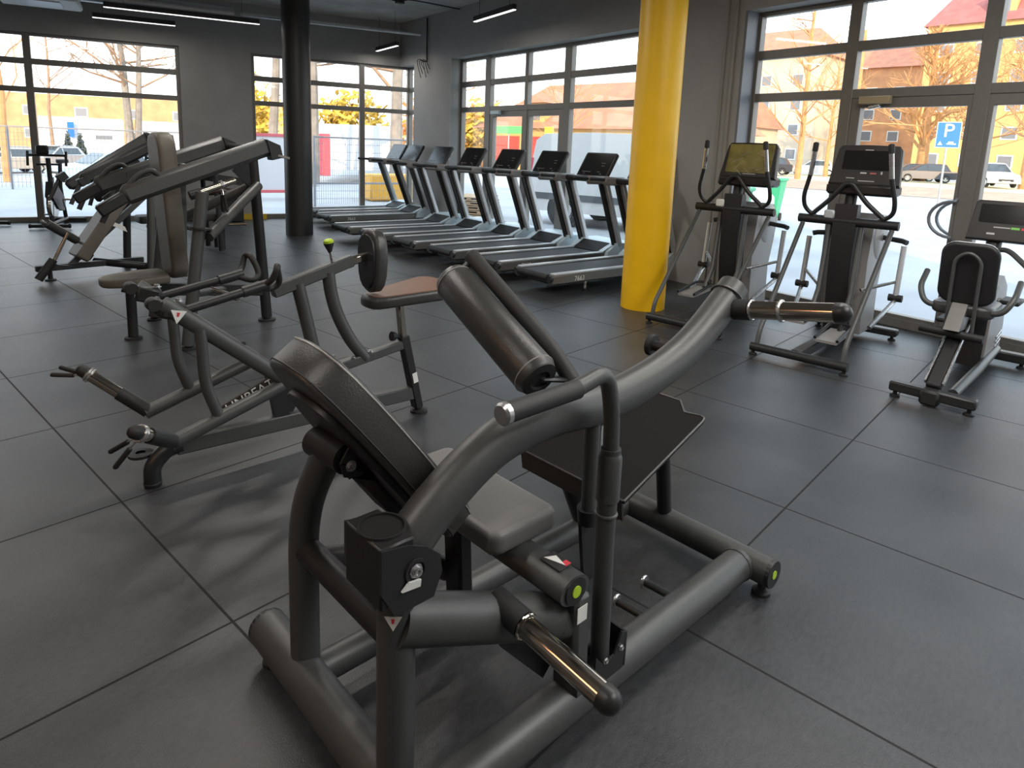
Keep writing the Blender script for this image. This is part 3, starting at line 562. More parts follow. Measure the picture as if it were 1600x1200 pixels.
        collar_clip(o+d*(L_-.05), d, pg, .03, .09, .16 if s > 0 else .22, (-.67, .74, .06) if s > 0 else (-.5, .45, -.62))
        # handle linkage
        MB().lathe([(0, 0), (.024, 0), (.027, .012), (.027, .05), (.02, .06), (0, .06)], (.0, y*.9-.03, .85), (0, 1, 0), 18).build('pivot_drum', M_RUB, a)
        MB().beam((.02, y*.9, .83), (.11, y*.8, .80), .07, .07, bev=.01).build('clamp_block', M_BRKT, a); bolt((.085, y*.8-.04, .80), (0, -1, 0), .01, a); bolt((.1, y*.8, .845), (0, 0, 1), .012, a)
        hb = part('handle_bar', [(.10, y*.8, .80), (.455, y*.75, .868)], .019, M_DARK, a)
        part('bar_sleeve', [(.36, y*.75, .85), (.47, y*.75, .872)], .025, M_BRKT, hb)
        loop = spline([(.45, y*.75, .866), (.48, y*.9, .90), (.50, y*.95, .95), (.515, y*.75, .945), (.535, y*.6, .87), (.50, y*.55, .845), (.45, y*.7, .86)], 5)
        MB().tube(loop, .0145, 12).build('grip_loop', M_RUB, hb)
    tri_sticker((.075, -.232, .80), (.85, 0, -.2), (.2, 0, .95), .055, t)
    MB().box((.45, .17, .50), (.05, .05, .07), None, .006).build('bumper_block', M_BRKT, t)
def thing_part(name, par):
    o = bpy.data.objects.new(name, None); o.empty_display_size = .05; COL.objects.link(o); o.parent = par; return o
row_machine()
# ================================================================== SHOULDER PRESS
def shoulder_press():
    t = thing('shoulder_press_machine', 'tall plate-loaded shoulder press with upright taupe back pad and two sloping beams', 'gym machine', (1.735, 5.265, 0), -7)
    part('seat_post', [(-.06, 0, .02), (-.06, 0, .42)], .035, M_DARK, t, 18); foot(-.06, 0, t, .06, .03)
    so = [(-.22, -.10), (-.14, -.15), (.0, -.19), (.17, -.17), (.19, -.1), (.19, .1), (.17, .17), (0, .19), (-.14, .15), (-.22, .10), (-.25, .05), (-.255, 0), (-.25, -.05)]
    MB().pad(so, (0, 0, .42), (1, 0, .03), (0, 1, 0), .065, .02).build('seat_pad', M_VTAUPE, t)
    MB().pad(rrect(.35, 1.08, .12, 6), (.165, 0, .98), (0, 1, 0), (-.055, 0, 1), .12, .03).build('back_pad', M_VTAUPE, t)
    MB().beam((.30, 0, .44), (.33, 0, 1.30), .05, .09, (0, 1, 0)).build('pad_mast', M_STEEL, t)
    MB().beam((-.06, 0, .38), (.92, 0, .26), .06, .09).build('seat_rail', M_DARK, t)
    part('adjuster_knob', [(-.06, -.02, .36), (-.12, -.02, .38)], .014, M_RUB, t)
    rp = part('rear_post', [(.94, 0, .03), (.90, 0, .70), (.86, 0, 1.34)], .042, M_DARK, t, 18); foot(.94, 0, t, .07, .03)
    part('pivot_shaft', [(.82, -.52, 1.43), (.82, .52, 1.43)], .026, M_DARK, t)
    MB().prism([(.70, -.02, 1.25), (.86, -.02, 1.08), (.90, -.02, 1.20), (.86, -.02, 1.42), (.78, -.02, 1.40)], (0, .04, 0)).build('gusset_plate', M_DARK, t)
    for s in (-1, 1):
        y = .48*s
        sp = part('side_post', [(.17+.02, y, .03), (.335, y, 1.12)], .043, M_STEEL, t, 18); foot(.19, y, t, .055, .03)
        part('side_brace', [(.36, y, .80), (.88, .05*s, 1.13)], .04, M_STEEL, t, 18)
        a = thing_part('press_arm', t)
        MB().beam((-.16, y*.98, 1.10), (.82, y, 1.455), .07, .135, bev=.03).build('box_beam', M_STEEL, a)
        for u in (.10, .2): MB().box((-.16+.98*u, y*.98-.031, 1.10+.355*u+.02), (.03, .004, .03), None, .001).build('slot_plate', M_RUB, a)
        MB().prism([(.78, y-.05, 1.50), (.88, y-.05, 1.46), (.90, y-.05, 1.37), (.82, y-.05, 1.35)], (0, .1, 0)).build('pivot_head', M_BRKT, a)
        MB().lathe([(0, 0), (.065, 0), (.065, .015), (0, .015)], (.90, y, 1.37), (.2, 0, 1), 22).build('end_disc', M_GSHELL, a)
        MB().tube(fillet([(.08, y, 1.20), (.03, y*1.0, 1.28), (-.06, y*.98, 1.24), (-.24, y*.95, 1.02), (-.28, y*.93, .93)], .05), .018, 12).build('handle', M_FOAM, a)
        MB().beam((-.14, y*.97, 1.10), (-.30, y*.97, 1.00), .07, .08, bev=.012).build('handle_mount', M_BRKT, a)
    pg = part('weight_peg', [(.36, -.30, 1.10), (.62, -.30, 1.19)], .026, M_CHROME, t, 18); collar_clip((.52, -.30, 1.155), (.26, 0, .09), pg, .03, .12, .3, (.1, 0, -1))
    MB().tube([(.30, -.30, 1.08), (.37, -.30, 1.104)], .034, 16).build('peg_socket', M_BRKT, t)
    part('lower_brace', [(.22, -.48, .40), (.60, 0, .30)], .03, M_STEEL, t)
    pg = part('storage_peg', [(.42, -.16, .36), (.56, -.42, .32)], .024, M_CHROME, t, 16, dome=1)
    MB().lathe([(.03, 0), (.075, 0), (.075, .012), (.03, .012)], (.31, -.48, .86), (.15, 0, 1), 22).build('post_flange', M_BRKT, t)
shoulder_press()
# ================================================================== INCLINE PRESS AT THE LEFT
def incline_press():
    t = thing('incline_press_machine', 'incline press with tilted taupe back pad and roller foot bar at the far left', 'gym machine', (1.66, 7.9, 0), 0)
    MB().beam((.0, 0, .13), (1.0, 0, .13), .06, .06).build('base_rail', M_DARK, t); foot(.12, 0, t, .05, .1); foot(.95, .0, t, .05, .1)
    MB().beam((.30, 0, .14), (1.15, 0, .92), .05, .06).build('incline_rail', M_STEEL, t)
    d = V((.43, 0, .62)).normalized()
    MB().pad(rrect(.30, .90, .03, 4), V((.575, 0, .615)), (0, 1, 0), d, .13, .02).build('back_pad', M_VTAUPE, t)
    MB().beam((.42, 0, .26), (.50, 0, .20), .06, .07).build('pad_bracket', M_BRKT, t)
    MB().tube([(-.02, -.17, .05), (.12, -.17, .24)], .04, 16).build('foot_roller', M_RUB, t)
    part('roller_post', [(.12, -.17, .22), (.26, -.17, .50)], .018, M_CHROME, t)
    MB().prism([(.10, -.15, .22), (.16, -.15, .18), (.30, -.15, .15), (.20, -.15, .13), (.08, -.15, .13)], (0, .02, 0)).build('gusset_plate', M_BRKT, t)
    MB().tube([(.06, -.26, .62), (.36, -.05, .40)], .042, 16).build('leg_roller', M_VINYL, t)
    part('roller_axle', [(.02, -.29, .645), (.40, -.02, .37)], .014, M_ALU, t)
    for s in (-1, 1):
        a = thing_part('press_arm', t); y = .36*s
        MB().beam((.36, y, 1.03) if s < 0 else (.42, y, .92), (1.25, y*.75, 1.48), .08, .12, bev=.03).build('box_beam', M_DARK if s < 0 else M_STEEL, a)
        MB().beam((.42, y, 1.05), (.34, y, 1.0), .07, .08).build('handle_mount', M_BRKT, a)
        part('handle', [(.36, y, 1.02), (.26, y, .80)], .02, M_FOAM, a)
        MB().tube(fillet([(.78, y*.8, 1.05), (.70, y*.8, 1.04), (.60, y*.8, .72)], .08), .02, 12).build('handle', M_FOAM, a)
        MB().prism([(1.18, y*.7-.05, 1.52), (1.27, y*.7-.05, 1.50), (1.29, y*.7-.05, 1.40), (1.2, y*.7-.05, 1.38)], (0, .1, 0)).build('pivot_head', M_BRKT, a)
        part('side_post', [(.95, y, .02), (1.0, y, 1.02)], .04, M_STEEL if s < 0 else M_DARK, t, 16); foot(.95, y, t, .055, .03)
        MB().beam((.62, y*.4, .80), (1.1, y*.7, 1.20), .06, .09).build('link_plate', M_BRKT, a)
    part('rear_tube', [(.55, .1, .14), (.98, -.36, .10)], .04, M_DARK, t)
    part('rear_post', [(1.2, 0, .03), (1.2, 0, 1.42)], .04, M_DARK, t, 16)
    MB().prism([(.62, -.12, .62), (.80, -.12, .52), (.82, -.12, .46), (.68, -.12, .54)], (0, .01, 0)).build('label_plate', M_WHITE, t)
incline_press()
# ================================================================== DARK BENCH MACHINE BEHIND THE SHOULDER PRESS
def bench_machine():
    t = thing('bench_machine', 'dark press bench with flat black pad, partly hidden behind the shoulder press', 'gym machine', (3.56, 8.8, 0), -5)
    MB().pad(rrect(1.05, .30, .05, 4), (-.1, 0, .42), (1, 0, 0), (0, 1, 0), .09, .02).build('bench_pad', M_RUB, t)
    for x in (-.45, .35):
        part('leg', [(x, -.12, .03), (x, -.12, .42)], .03, M_DARK, t); part('leg', [(x, .12, .03), (x, .12, .42)], .03, M_DARK, t)
    part('upright', [(.30, -.2, .03), (.26, -.2, 1.05)], .034, M_DARK, t, 16)
    part('upright', [(.30, .3, .03), (.26, .3, 1.05)], .034, M_DARK, t, 16)
    MB().tube(fillet([(.1, -.15, .80), (.35, -.2, .82), (.62, -.3, .66)], .08), .055, 16).build('roller_pad', mat('maroon_vinyl', (.035, .017, .014), .4), t)
    part('cross_tube', [(.26, -.2, .98), (.26, .3, .98)], .03, M_DARK, t)
    MB().beam((.1, .05, 1.0), (.75, -.1, .90), .06, .1).build('press_arm', M_DARK, t)
    part('weight_peg', [(.32, -.22, .38), (.62, -.22, .37)], .022, M_CHROME, t, 16)
    MB().tube(fillet([(-.2, .2, .36), (-.05, -.1, .33), (.3, -.2, .3)], .1), .026, 12).build('lower_tube', M_STEEL, t)
    MB().box((.2, .1, 1.06), (.3, .3, .22), None, .03).build('head_pad', M_RUB, t)
bench_machine()
# ================================================================== TREADMILLS
def make_treadmill():
    t = thing('treadmill', 'x', 'treadmill', (0, 0, 0), 0, 'treadmills along the street window')   # u = towards the window, v across (0 .. .62)
    Wd = .62
    for s, y in ((0, .035), (1, Wd-.035)):
        r = MB().beam((-.09, y, .165), (1.77, y, .165), .07, .10, bev=.012).build('side_rail', M_SIDE, t)
        MB().beam((-.06, y, .222), (1.57, y, .222), .075, .018, bev=.004).build('rail_tread', M_SILVER, r)
        MB().prism([(1.55, y-.036, .225), (1.77, y-.036, .32), (1.77, y+.036, .32), (1.55, y+.036, .225)], (0, 0, .012)).build('rail_ramp', M_PALE, r)
        n = MB().tube([(-.11, y, .175), (-.07, y, .175)], .038, 14).build('rail_end_cap', M_DARK, r)
        if s == 0: text('7663', .075, (.30, y-.0365, .158), (1, 0, 0), (0, 0, 1), M_WHITE, r, name='number')
        lg = MB().cyl((.42, y, .03), (.42, y, .12), .014, 10).build('leg', M_ALU, t); MB().lathe([(0, 0), (.024, 0), (.024, .02), (0, .035)], (.42, y, 0), (0, 0, 1), 12).build('rubber_foot', M_RUB, lg)
    for y in (.08, Wd-.08): MB().cyl((1.95, y, 0), (1.95, y, .15), .03, 10).build('leg', M_DARK, t)
    MB().box((.77, Wd/2, .19), (1.74, Wd-.14, .045), None, .02).build('running_belt', M_BELT, t)
    MB().tube([(-.085, .07, .185), (-.085, Wd-.07, .185)], .036, 14).build('rear_roller', M_RUB, t)
    MB().box((.65, Wd/2, .12), (1.3, Wd-.16, .06), None, .01).build('deck_frame', M_DARK, t)
    h = MB().prism([(1.57, -.05, .14), (2.10, -.05, .14), (2.16, -.05, .22), (2.11, -.05, .33), (1.77, -.05, .335), (1.60, -.05, .235)], (0, Wd+.1, 0)).build('motor_hood', M_PALE, t)
    MB().prism([(1.575, .07, .215), (1.74, .07, .318), (1.735, .07, .328), (1.565, .07, .222)], (0, Wd-.14, 0)).build('hood_recess', M_RUB, h)
    for s, y in ((0, .0), (1, Wd)):
        u = MB().beam((1.82, y, .30), (1.50, y, 1.13), .06, .13, (0, 1, 0), .008).build('upright', M_SILVER, t)
        MB().beam((1.755, y, .31), (1.435, y, 1.12), .064, .035, (0, 1, 0), .006).build('upright_strip', M_RUB, u)
        MB().box((1.82, y, .325), (.17, .08, .02), None, .004).build('upright_base', M_SILVER, u)
        a = MB().beam((1.58, y, 1.14), (1.20, y, 1.15), .07, .105, bev=.025).build('arm_rest', M_GSHELL, t)
        MB().tube([(1.22, y, 1.165), (1.0, y, 1.175)], .022, 12, dome=1).build('arm_grip', M_FOAM, a)
    MB().beam((1.46, .0, 1.15), (1.46, Wd, 1.15), .16, .07, bev=.02).build('console_beam', M_CONS, t)
    ax = V((.52, 0, .85)).normalized(); o = V((1.58, Wd/2, 1.18)); nn = V((0, -1, 0)).cross(ax)
    c = MB().pad(rrect(.56, .37, .03, 4, 0, .165), o+V((.03, 0, -.02)), (0, -1, 0), ax, .045, .01)
    co = c.build('console', M_CONS, t); back = MB().pad(rrect(.51, .32, .03, 4, 0, .155), o+V((.045, 0, -.03)), (0, -1, 0), ax, .03, .01).build('console_back', M_ALU, co)
    f = o+V((.03, 0, -.02))+nn*.046
    MB().pad(rrect(.50, .32, .015, 3, 0, .17), f-nn*.002, (0, -1, 0), ax, .004, .001).build('screen', M_SCREEN, co)
    pr = [((-.12, .055), .16), ((.10, .06), .05), ((-.15, .03), .03), ((.15, .03), .03), ((.13, .15), .05), ((.12, .19), .07)]
    for (a, b_), w_ in pr: MB().prism([f+V((0, -1, 0))*(a-w_/2)+ax*(b_-.004)+nn*.003, f+V((0, -1, 0))*(a+w_/2)+ax*(b_-.004)+nn*.003, f+V((0, -1, 0))*(a+w_/2)+ax*(b_+.004)+nn*.003, f+V((0, -1, 0))*(a-w_/2)+ax*(b_+.004)+nn*.003], nn*.001).build('key_row', mat('dim_print', (.2, .19, .17), .5), co)
    return t
TM = make_treadmill()
ROW = V((-math.sin(math.radians(-8)), math.cos(math.radians(-8)), 0)); O8 = V((5.38, 4.17, 0))
names = ['treadmill nearest the yellow column, its console hidden behind the column', 'second treadmill from the yellow column, with the nearest full console', 'third treadmill from the yellow column', 'fourth treadmill from the yellow column', 'fifth treadmill from the yellow column, fourth of the five black consoles', 'sixth treadmill from the yellow column, in front of the corner pier', 'second treadmill from the back window, after the gap in the row', 'treadmill farthest from the yellow column, beside the back window']
TPOS = [(0, 0), (-.0, .87), (-.02, 1.74), (-.06, 2.61), (-.1, 3.48), (-.15, 4.32), (.25, 5.85), (.45, 6.78)]
ROWU = V((math.cos(math.radians(-8)), math.sin(math.radians(-8)), 0))
for i, (u, v_) in enumerate(TPOS):
    o = TM if i == 0 else dup(TM); p = O8+ROW*v_+ROWU*u; o.location = p; o.rotation_euler = (0, 0, math.radians(-10)); o['label'] = names[i]
# ================================================================== CROSS TRAINERS
def make_cross(loc, deg, label, film):
    t = thing('cross_trainer', label, 'cross trainer', loc, deg, 'cross trainers at the door')
    rb = part('rear_stabiliser', [(-.14, -.36, .065), (-.14, .34, .065)], .034, M_BRKT, t, 14)
    for y in (-.34, .32): foot(-.14, y, rb, .03, .04)
    MB().beam((1.2, -.38, .07), (1.2, .30, .07), .09, .06, bev=.01).build('front_stabiliser', M_BRKT, t)
    for y in (-.34, .26): foot(1.2, y, t, .03, .05)
    MB().beam((-.14, 0, .07), (1.2, -.03, .09), .08, .07).build('base_beam', M_DARK, t)
    for s in (-1, 1):
        part('swing_rail', fillet([(-.13, .31*s-.01, .09), (-.10, .31*s-.01, .20), (.66, .335*s-.01, .98)], .15), .019, M_SILVER if 0 else M_STEEL, t)
    part('cross_bar', [(.68, -.385, 1.02), (.68, .365, 1.02)], .036, M_DARK, t, 16)
    # mast, shield, flywheel housing
    MB().prism([(.66, -.085, 1.16), (.74, -.085, 1.16), (.80, -.085, .9), (.9, -.085, .1), (.72, -.085, .1), (.66, -.085, .55), (.64, -.085, .95)], (0, .17, 0)).build('mast_cover', M_DARK, t)
    part('mast', [(.72, 0, 1.05), (.78, 0, 1.36)], .045, M_DARK, t, 14)
    hs = MB().prism([(.84, -.17, .08), (.80, -.17, .70), (.86, -.17, .98), (1.0, -.17, 1.08), (1.22, -.17, 1.06), (1.34, -.17, .92), (1.30, -.17, .70), (1.22, -.17, .45), (1.24, -.17, .08)], (0, .30, 0)).build('flywheel_housing', M_GSHELL, t)
    for y, a in ((-.171, -1), (.131, 1)): MB().lathe([(.0, .02), (.03, .02), (.03, .012), (.17, .012), (.19, .0)], (1.12, y, .88), (0, a, 0), 32).build('crank_disc', mat('disc_grey', (.3, .29, .28), .35), hs)
    # cranks and links
    for s in (-1, 1):
        y = .37*s-.01
        part('crank_arm', [(1.12, y*.45, .88), (1.08, y*.9, .87), (1.06, y, .86)], .022, M_DARK, t, 12)
        lk = part('link_arm', [(.98, y, .84), (.92, y, .42)], .022, M_SILVER, t, 12); part('link_joint', [(.92, y-.05, .42), (.92, y+.05, .42)], .03, M_RUB, lk, 12)
        part('lower_link', [(.92, y, .40), (.55, y*.8, .22)], .018, M_ALU, t, 10)
        part('push_link', [(.92, y*.95, .55), (.70, y*.45, .48)], .014, M_ALU, t, 10)
        part('drop_arm', [(.69, .12*s, 1.0), (.62, .125*s, .45), (.50, .125*s, .28)], .022, M_STEEL, t, 12)
        # foot tray
        px_ = .26 if s < 0 else .34; pz = .15 if s < 0 else .24
        pd = MB().prism([(px_-.19, .135*s-.075, pz), (px_+.17, .135*s-.075, pz+.02), (px_+.17, .135*s+.075, pz+.02), (px_-.19, .135*s+.075, pz)], (0, 0, .02)).build('foot_tray', M_GSHELL, t)
        MB().tube(fillet([(px_-.19, .135*s-.08, pz+.03), (px_+.17, .135*s-.08, pz+.08), (px_+.19, .135*s, pz+.085), (px_+.17, .135*s+.08, pz+.08), (px_-.19, .135*s+.08, pz+.03)], .06), .012, 8).build('tray_rim', M_DARK, pd)
        part('tray_bar', [(px_+.1, .135*s, pz), (.60, .125*s, .33)], .02, M_DARK, t, 10)
        # moving handle and the fixed one
        hb = fillet([(.68, .20*s, 1.02), (.66, .33*s-.01, 1.10), (.62, .34*s-.01, 1.20), (.60, .29*s-.01, 1.42), (.58, .275*s-.01, 1.60)], .07)
        hd = MB().tube(hb, .017, 12).build('moving_handle', M_DARK, t); MB().tube([(.605, .298*s-.01, 1.38), (.582, .277*s-.01, 1.58)], .019, 12).build('sensor_plate', M_ALU, hd); MB().tube([(.583, .278*s-.01, 1.57), (.578, .272*s-.01, 1.63)], .022, 10, dome=.6).build('grip_end_cap', M_RUB, hd)
        MB().tube(fillet([(.67, .27*s-.01, 1.06), (.66, .14*s, 1.18), (.65, .03*s, 1.32), (.65, -.005*s, 1.325)], .05), .019, 12).build('support_arm', M_DARK, t)
    MB().box((.66, .12, 1.07), (.05, .08, .07), None, .01).build('bottle_cap', M_WHITE if film else M_SILVER, t)
    # console
    o = V((.76, -.085, 1.30)); ax = V((.30, .0, .95)).normalized(); ay = V((0, -1, 0)); nn = ay.cross(ax)
    MB().box((.80, -.07, 1.28), (.26, .50, .09), None, .02).build('console_tray', M_CONS, t)
    co = MB().pad([(-.26, .0), (.26, .0), (.235, .29), (.21, .325), (.0, .33), (-.21, .325), (-.235, .29)], o, ay, ax, .07, .012).build('console', M_CONS, t); f = o+nn*.0705
    MB().pad(rrect(.36, .16, .012, 3, 0, .20), f-nn*.003, ay, ax, .004, .001).build('screen', M_SCREEN, co)
    def key(a, b_, w_, h_, m, nm='key'): MB().prism([f+ay*(a-w_/2)+ax*(b_-h_/2), f+ay*(a+w_/2)+ax*(b_-h_/2), f+ay*(a+w_/2)+ax*(b_+h_/2), f+ay*(a-w_/2)+ax*(b_+h_/2)], nn*.002).build(nm, m, co)
    key(-.01, .095, .045, .012, M_PRINT); key(.06, .095, .045, .012, mat('red_button', (.5, .12, .1), .4)); key(.12, .10, .012, .022, M_PRINT); key(-.1, .05, .06, .006, M_PRINT); key(.02, .03, .12, .006, M_PRINT); key(0, .285, .06, .006, M_PRINT)
    if film:
        MB().pad(rrect(.42, .27, .012, 3, 0, .175), f, ay, ax, .003, .001).build('protective_film', mat('olive_film', (.2, .17, .05), .22, 0, .35, 9, .6, 14), co)
        rnd = random.Random(4)
        for k in range(9):
            a = rnd.uniform(-.17, .1); b0 = rnd.uniform(.04, .28); MB().tube([f+ay*a+ax*b0+nn*.005, f+ay*(a+rnd.uniform(.03, .1))+ax*(b0+rnd.uniform(-.07, .07))+nn*.012], .0015, 4).build('film_crease', M_PRINT, co)
        MB().add([f+ay*.17+ax*.29, f+ay*.20+ax*.27-nn*.01, f+ay*.20+ax*.04-nn*.06, f+ay*.23+ax*.28-nn*.12, f+ay*.17+ax*.31-nn*.08], [[0, 1, 4], [1, 3, 4], [1, 2, 3]]).build('loose_wrapping', mat('clear_wrap', (.6, .58, .52), .2), co)
    return t
make_cross((5.285, 2.62, 0), 0, 'cross trainer next to the yellow column, its console wrapped in olive film', True)
make_cross((5.10, 1.59, 0), 0, 'cross trainer in front of the glass door, with black uncovered console', False)
# ================================================================== RECUMBENT BIKE
def recumbent():
    t = thing('recumbent_bike', 'black recumbent bike at the right edge with large backrest seen from behind', 'exercise bike', (4.86, .68, 0), -3)
    rb = MB().beam((-.09, -.245, .075), (-.09, .235, .075), .075, .065, bev=.01).build('rear_stabiliser', M_BRKT, t)
    for y in (-.21, .2): foot(-.09, y, rb, .03, .05)
    MB().box((-.10, 0, .06), (.10, .11, .10), None, .015).build('stabiliser_boot', M_RUB, rb)
    fb = MB().beam((1.37, -.30, .075), (1.37, .28, .075), .09, .07, bev=.01).build('front_stabiliser', M_BRKT, t)
    for y in (-.26, .25): foot(1.37, y, fb, .03, .05)
    MB().beam((-.07, .0, .11), (.52, .0, .46), .085, .06, bev=.01).build('seat_rail', M_DARK, t)
    for y in (-.05, .05): MB().beam((-.06, y, .14), (.52, y, .49), .012, .03, bev=.003).build('rail_edge', M_ALU, t)
    part('floor_tube', [(.05, -.09, .07), (.55, -.12, .13), (1.3, -.10, .13)], .03, M_STEEL, t, 12)
    MB().prism([(.20, -.04, .44), (.36, -.04, .60), (.50, -.04, .58), (.46, -.04, .42)], (0, .09, 0)).build('seat_carriage', M_SIDE, t)
    part('adjust_bar', [(.28, -.165, .40), (.28, .20, .41)], .028, M_RUB, t, 14)
    MB().pad(rrect(.40, .36, .08, 5), (.56, 0, .51), (1, 0, 0), (0, 1, 0), .08, .025).build('seat_pad', M_VINYL, t)
    bp = MB().pad(rrect(.33, .42, .085, 6, 0, .205), (.43, -.01, .60), (0, -1, 0), (-.12, 0, 1), .05, .02).build('back_pad', M_DARK, t)
    MB().tube([V((.405, -.01, .60))+V((0, -1, 0))*a+V((-.12, 0, 1)).normalized()*b_ for a, b_ in rrect(.32, .41, .085, 6, 0, .205)]+[V((.405, -.01, .60))+V((0, -1, 0))*.16+V((-.12, 0, 1)).normalized()*.325], .006, 6, cap=False).build('piping', M_SILVER, bp)
    MB().tube(fillet([(.335, .065, .42), (.315, .065, .90), (.31, -.01, .955), (.315, -.085, .90), (.335, -.085, .42)], .07), .012, 12).build('backrest_hoop', M_STEEL, t)
    for s in (-1, 1):
        MB().tube(fillet([(.42, .12*s, .55), (.40, .22*s, .56), (.44, .27*s, .66), (.58, .27*s, .76)], .06), .019, 12).build('side_handle', M_STEEL, t)
    h = MB().prism([(.82, -.10, .08), (.86, -.10, .40), (.95, -.10, .66), (1.12, -.10, .72), (1.32, -.10, .62), (1.42, -.10, .30), (1.40, -.10, .08)], (0, .2, 0)).build('drive_housing', M_GSHELL, t)
    MB().prism([(.80, -.085, .08), (.84, -.085, .40), (.93, -.085, .68), (.99, -.085, .68), (.90, -.085, .40), (.86, -.085, .08)], (0, .17, 0)).build('housing_front', M_DARK, h)
    for k in range(3): MB().beam((1.18+.0*k, -.104, .17+.035*k), (1.36, -.104, .20+.035*k), .006, .014, bev=.002).build('vent_slat', M_ALU, h)
    part('mast', [(1.05, 0, .68), (1.16, 0, 1.0)], .05, M_DARK, t, 16)
    for s in (-1, 1):
        cr = part('crank_arm', [(.98, .11*s, .52), (.98+.1*s, .13*s, .46-.12*s)], .016, M_STEEL, t, 10); MB().box((.98+.1*s, .2*s, .46-.12*s), (.22, .12, .03), None, .01).build('pedal', M_RUB, cr)
    part('front_handle', fillet([(1.10, -.02, .90), (.95, -.12, .93), (.80, -.28, .82), (.78, -.32, .70)], .08), .018, M_STEEL, t, 12)
    o = V((1.12, -.14, .955)); ax = V((.28, 0, .96)).normalized(); ay = V((0, -1, 0)); nn = ay.cross(ax)
    co = MB().pad([(-.31, 0), (.31, 0), (.29, .28), (.27, .30), (-.27, .30), (-.29, .28)], o, ay, ax, .06, .012).build('console', M_CONS, t); f = o+nn*.0605
    MB().pad(rrect(.5, .14, .012, 3, 0, .20), f-nn*.003, ay, ax, .004, .001).build('screen', M_SCREEN, co)
    def key(a, b_, w_, h_, m): MB().prism([f+ay*(a-w_/2)+ax*(b_-h_/2), f+ay*(a+w_/2)+ax*(b_-h_/2), f+ay*(a+w_/2)+ax*(b_+h_/2), f+ay*(a-w_/2)+ax*(b_+h_/2)], nn*.002).build('key', m, co)
    key(-.10, .10, .10, .008, M_PRINT); key(-.02, .10, .05, .016, M_GREEN); key(.045, .10, .06, .016, M_RED); key(.10, .10, .05, .016, M_PRINT); key(.16, .115, .014, .014, M_PRINT); key(.16, .09, .014, .014, M_PRINT); key(-.16, .05, .05, .014, M_PRINT); key(.13, .25, .08, .01, M_PRINT)
recumbent()
# ================================================================== SPIN BIKES AT THE BACK WINDOW
def make_spin():
    t = thing('spin_bike', 'x', 'exercise bike', (0, 0, 0), 0, 'spin bikes by the back window')    # u = from handlebar (front) to saddle, v across
    for x in (-.45, .5):
        b = MB().beam((x, -.27, .05), (x, .27, .05), .06, .05).build('stabiliser', M_DARK, t)
        for y in (-.26, .26): MB().lathe([(.018, 0), (.035, .006), (.035, .03), (.018, .036)], (x, y-.018, .05), (0, 1, 0), 14).build('wheel', M_RUB, b)
    part('base_tube', [(-.45, 0, .06), (.5, 0, .06)], .03, M_DARK, t, 12)
    MB().lathe([(.0, -.03), (.22, -.03), (.235, 0), (.22, .03), (0, .03)], (-.22, 0, .36), (0, 1, 0), 28).build('flywheel', M_CHROME, t)
    MB().prism([(-.40, -.05, .50), (-.30, -.05, .72), (.0, -.05, .60), (.30, -.05, .40), (.2, -.05, .22), (-.1, -.05, .28)], (0, .1, 0)).build('drive_cover', M_DARK, t)
    part('front_post', [(-.35, 0, .1), (-.25, 0, .75), (-.28, 0, 1.08)], .035, M_DARK, t, 12)
    part('saddle_post', [(.42, 0, .1), (.25, 0, .60), (.33, 0, .98)], .03, M_DARK, t, 12)
    part('top_tube', [(-.24, 0, .62), (.25, 0, .45)], .035, M_DARK, t, 12)
    MB().pad([(-.14, -.02), (.06, -.07), (.13, -.09), (.15, 0), (.13, .09), (.06, .07), (-.14, .02), (-.16, 0)], (.33, 0, .98), (1, 0, 0), (0, 1, 0), .06, .02).build('saddle', M_RUB, t)
    hb = part('handlebar', [(-.30, -.25, 1.12), (-.30, .25, 1.12)], .018, M_RUB, t, 10)
    for s in (-1, 1): part('drop_grip', fillet([(-.30, .25*s, 1.18), (-.32, .25*s, 1.12), (-.34, .25*s, .96)], .03), .018, M_RUB, hb, 10)
    part('arm_bar', [(-.26, -.16, .98), (-.26, .16, .98)], .016, M_RUB, t, 10)
    MB().box((-.30, .06, 1.20), (.05, .17, .14), None, .02).build('display', M_DARK, t)
    part('resistance_knob', [(-.1, 0, .62), (-.12, 0, .78)], .016, M_ALU, t, 10)
    for s in (-1, 1):
        cr = part('crank_arm', [(.05, .09*s, .30), (.05+.1*s, .1*s, .30-.13*s)], .014, M_ALU, t, 8); MB().box((.05+.1*s, .16*s, .30-.13*s), (.1, .1, .03), None, .005).build('pedal', M_ALU, cr)
    return t
sb = make_spin()
for i, (x, y, a, lb) in enumerate(((2.98, 12.45, 62, 'black spin bike in front of the left back window, drop handlebar towards the room'), (1.93, 12.44, 62, 'spin bike at the left edge of the photo, only one stabiliser wheel showing'), (4.35, 11.6, 62, 'spin bike standing behind the shoulder press, mostly hidden'))):
    o = sb if i == 0 else dup(sb); o.location = (x, y, 0); o.rotation_euler = (0, 0, math.radians(a)); o['label'] = lb
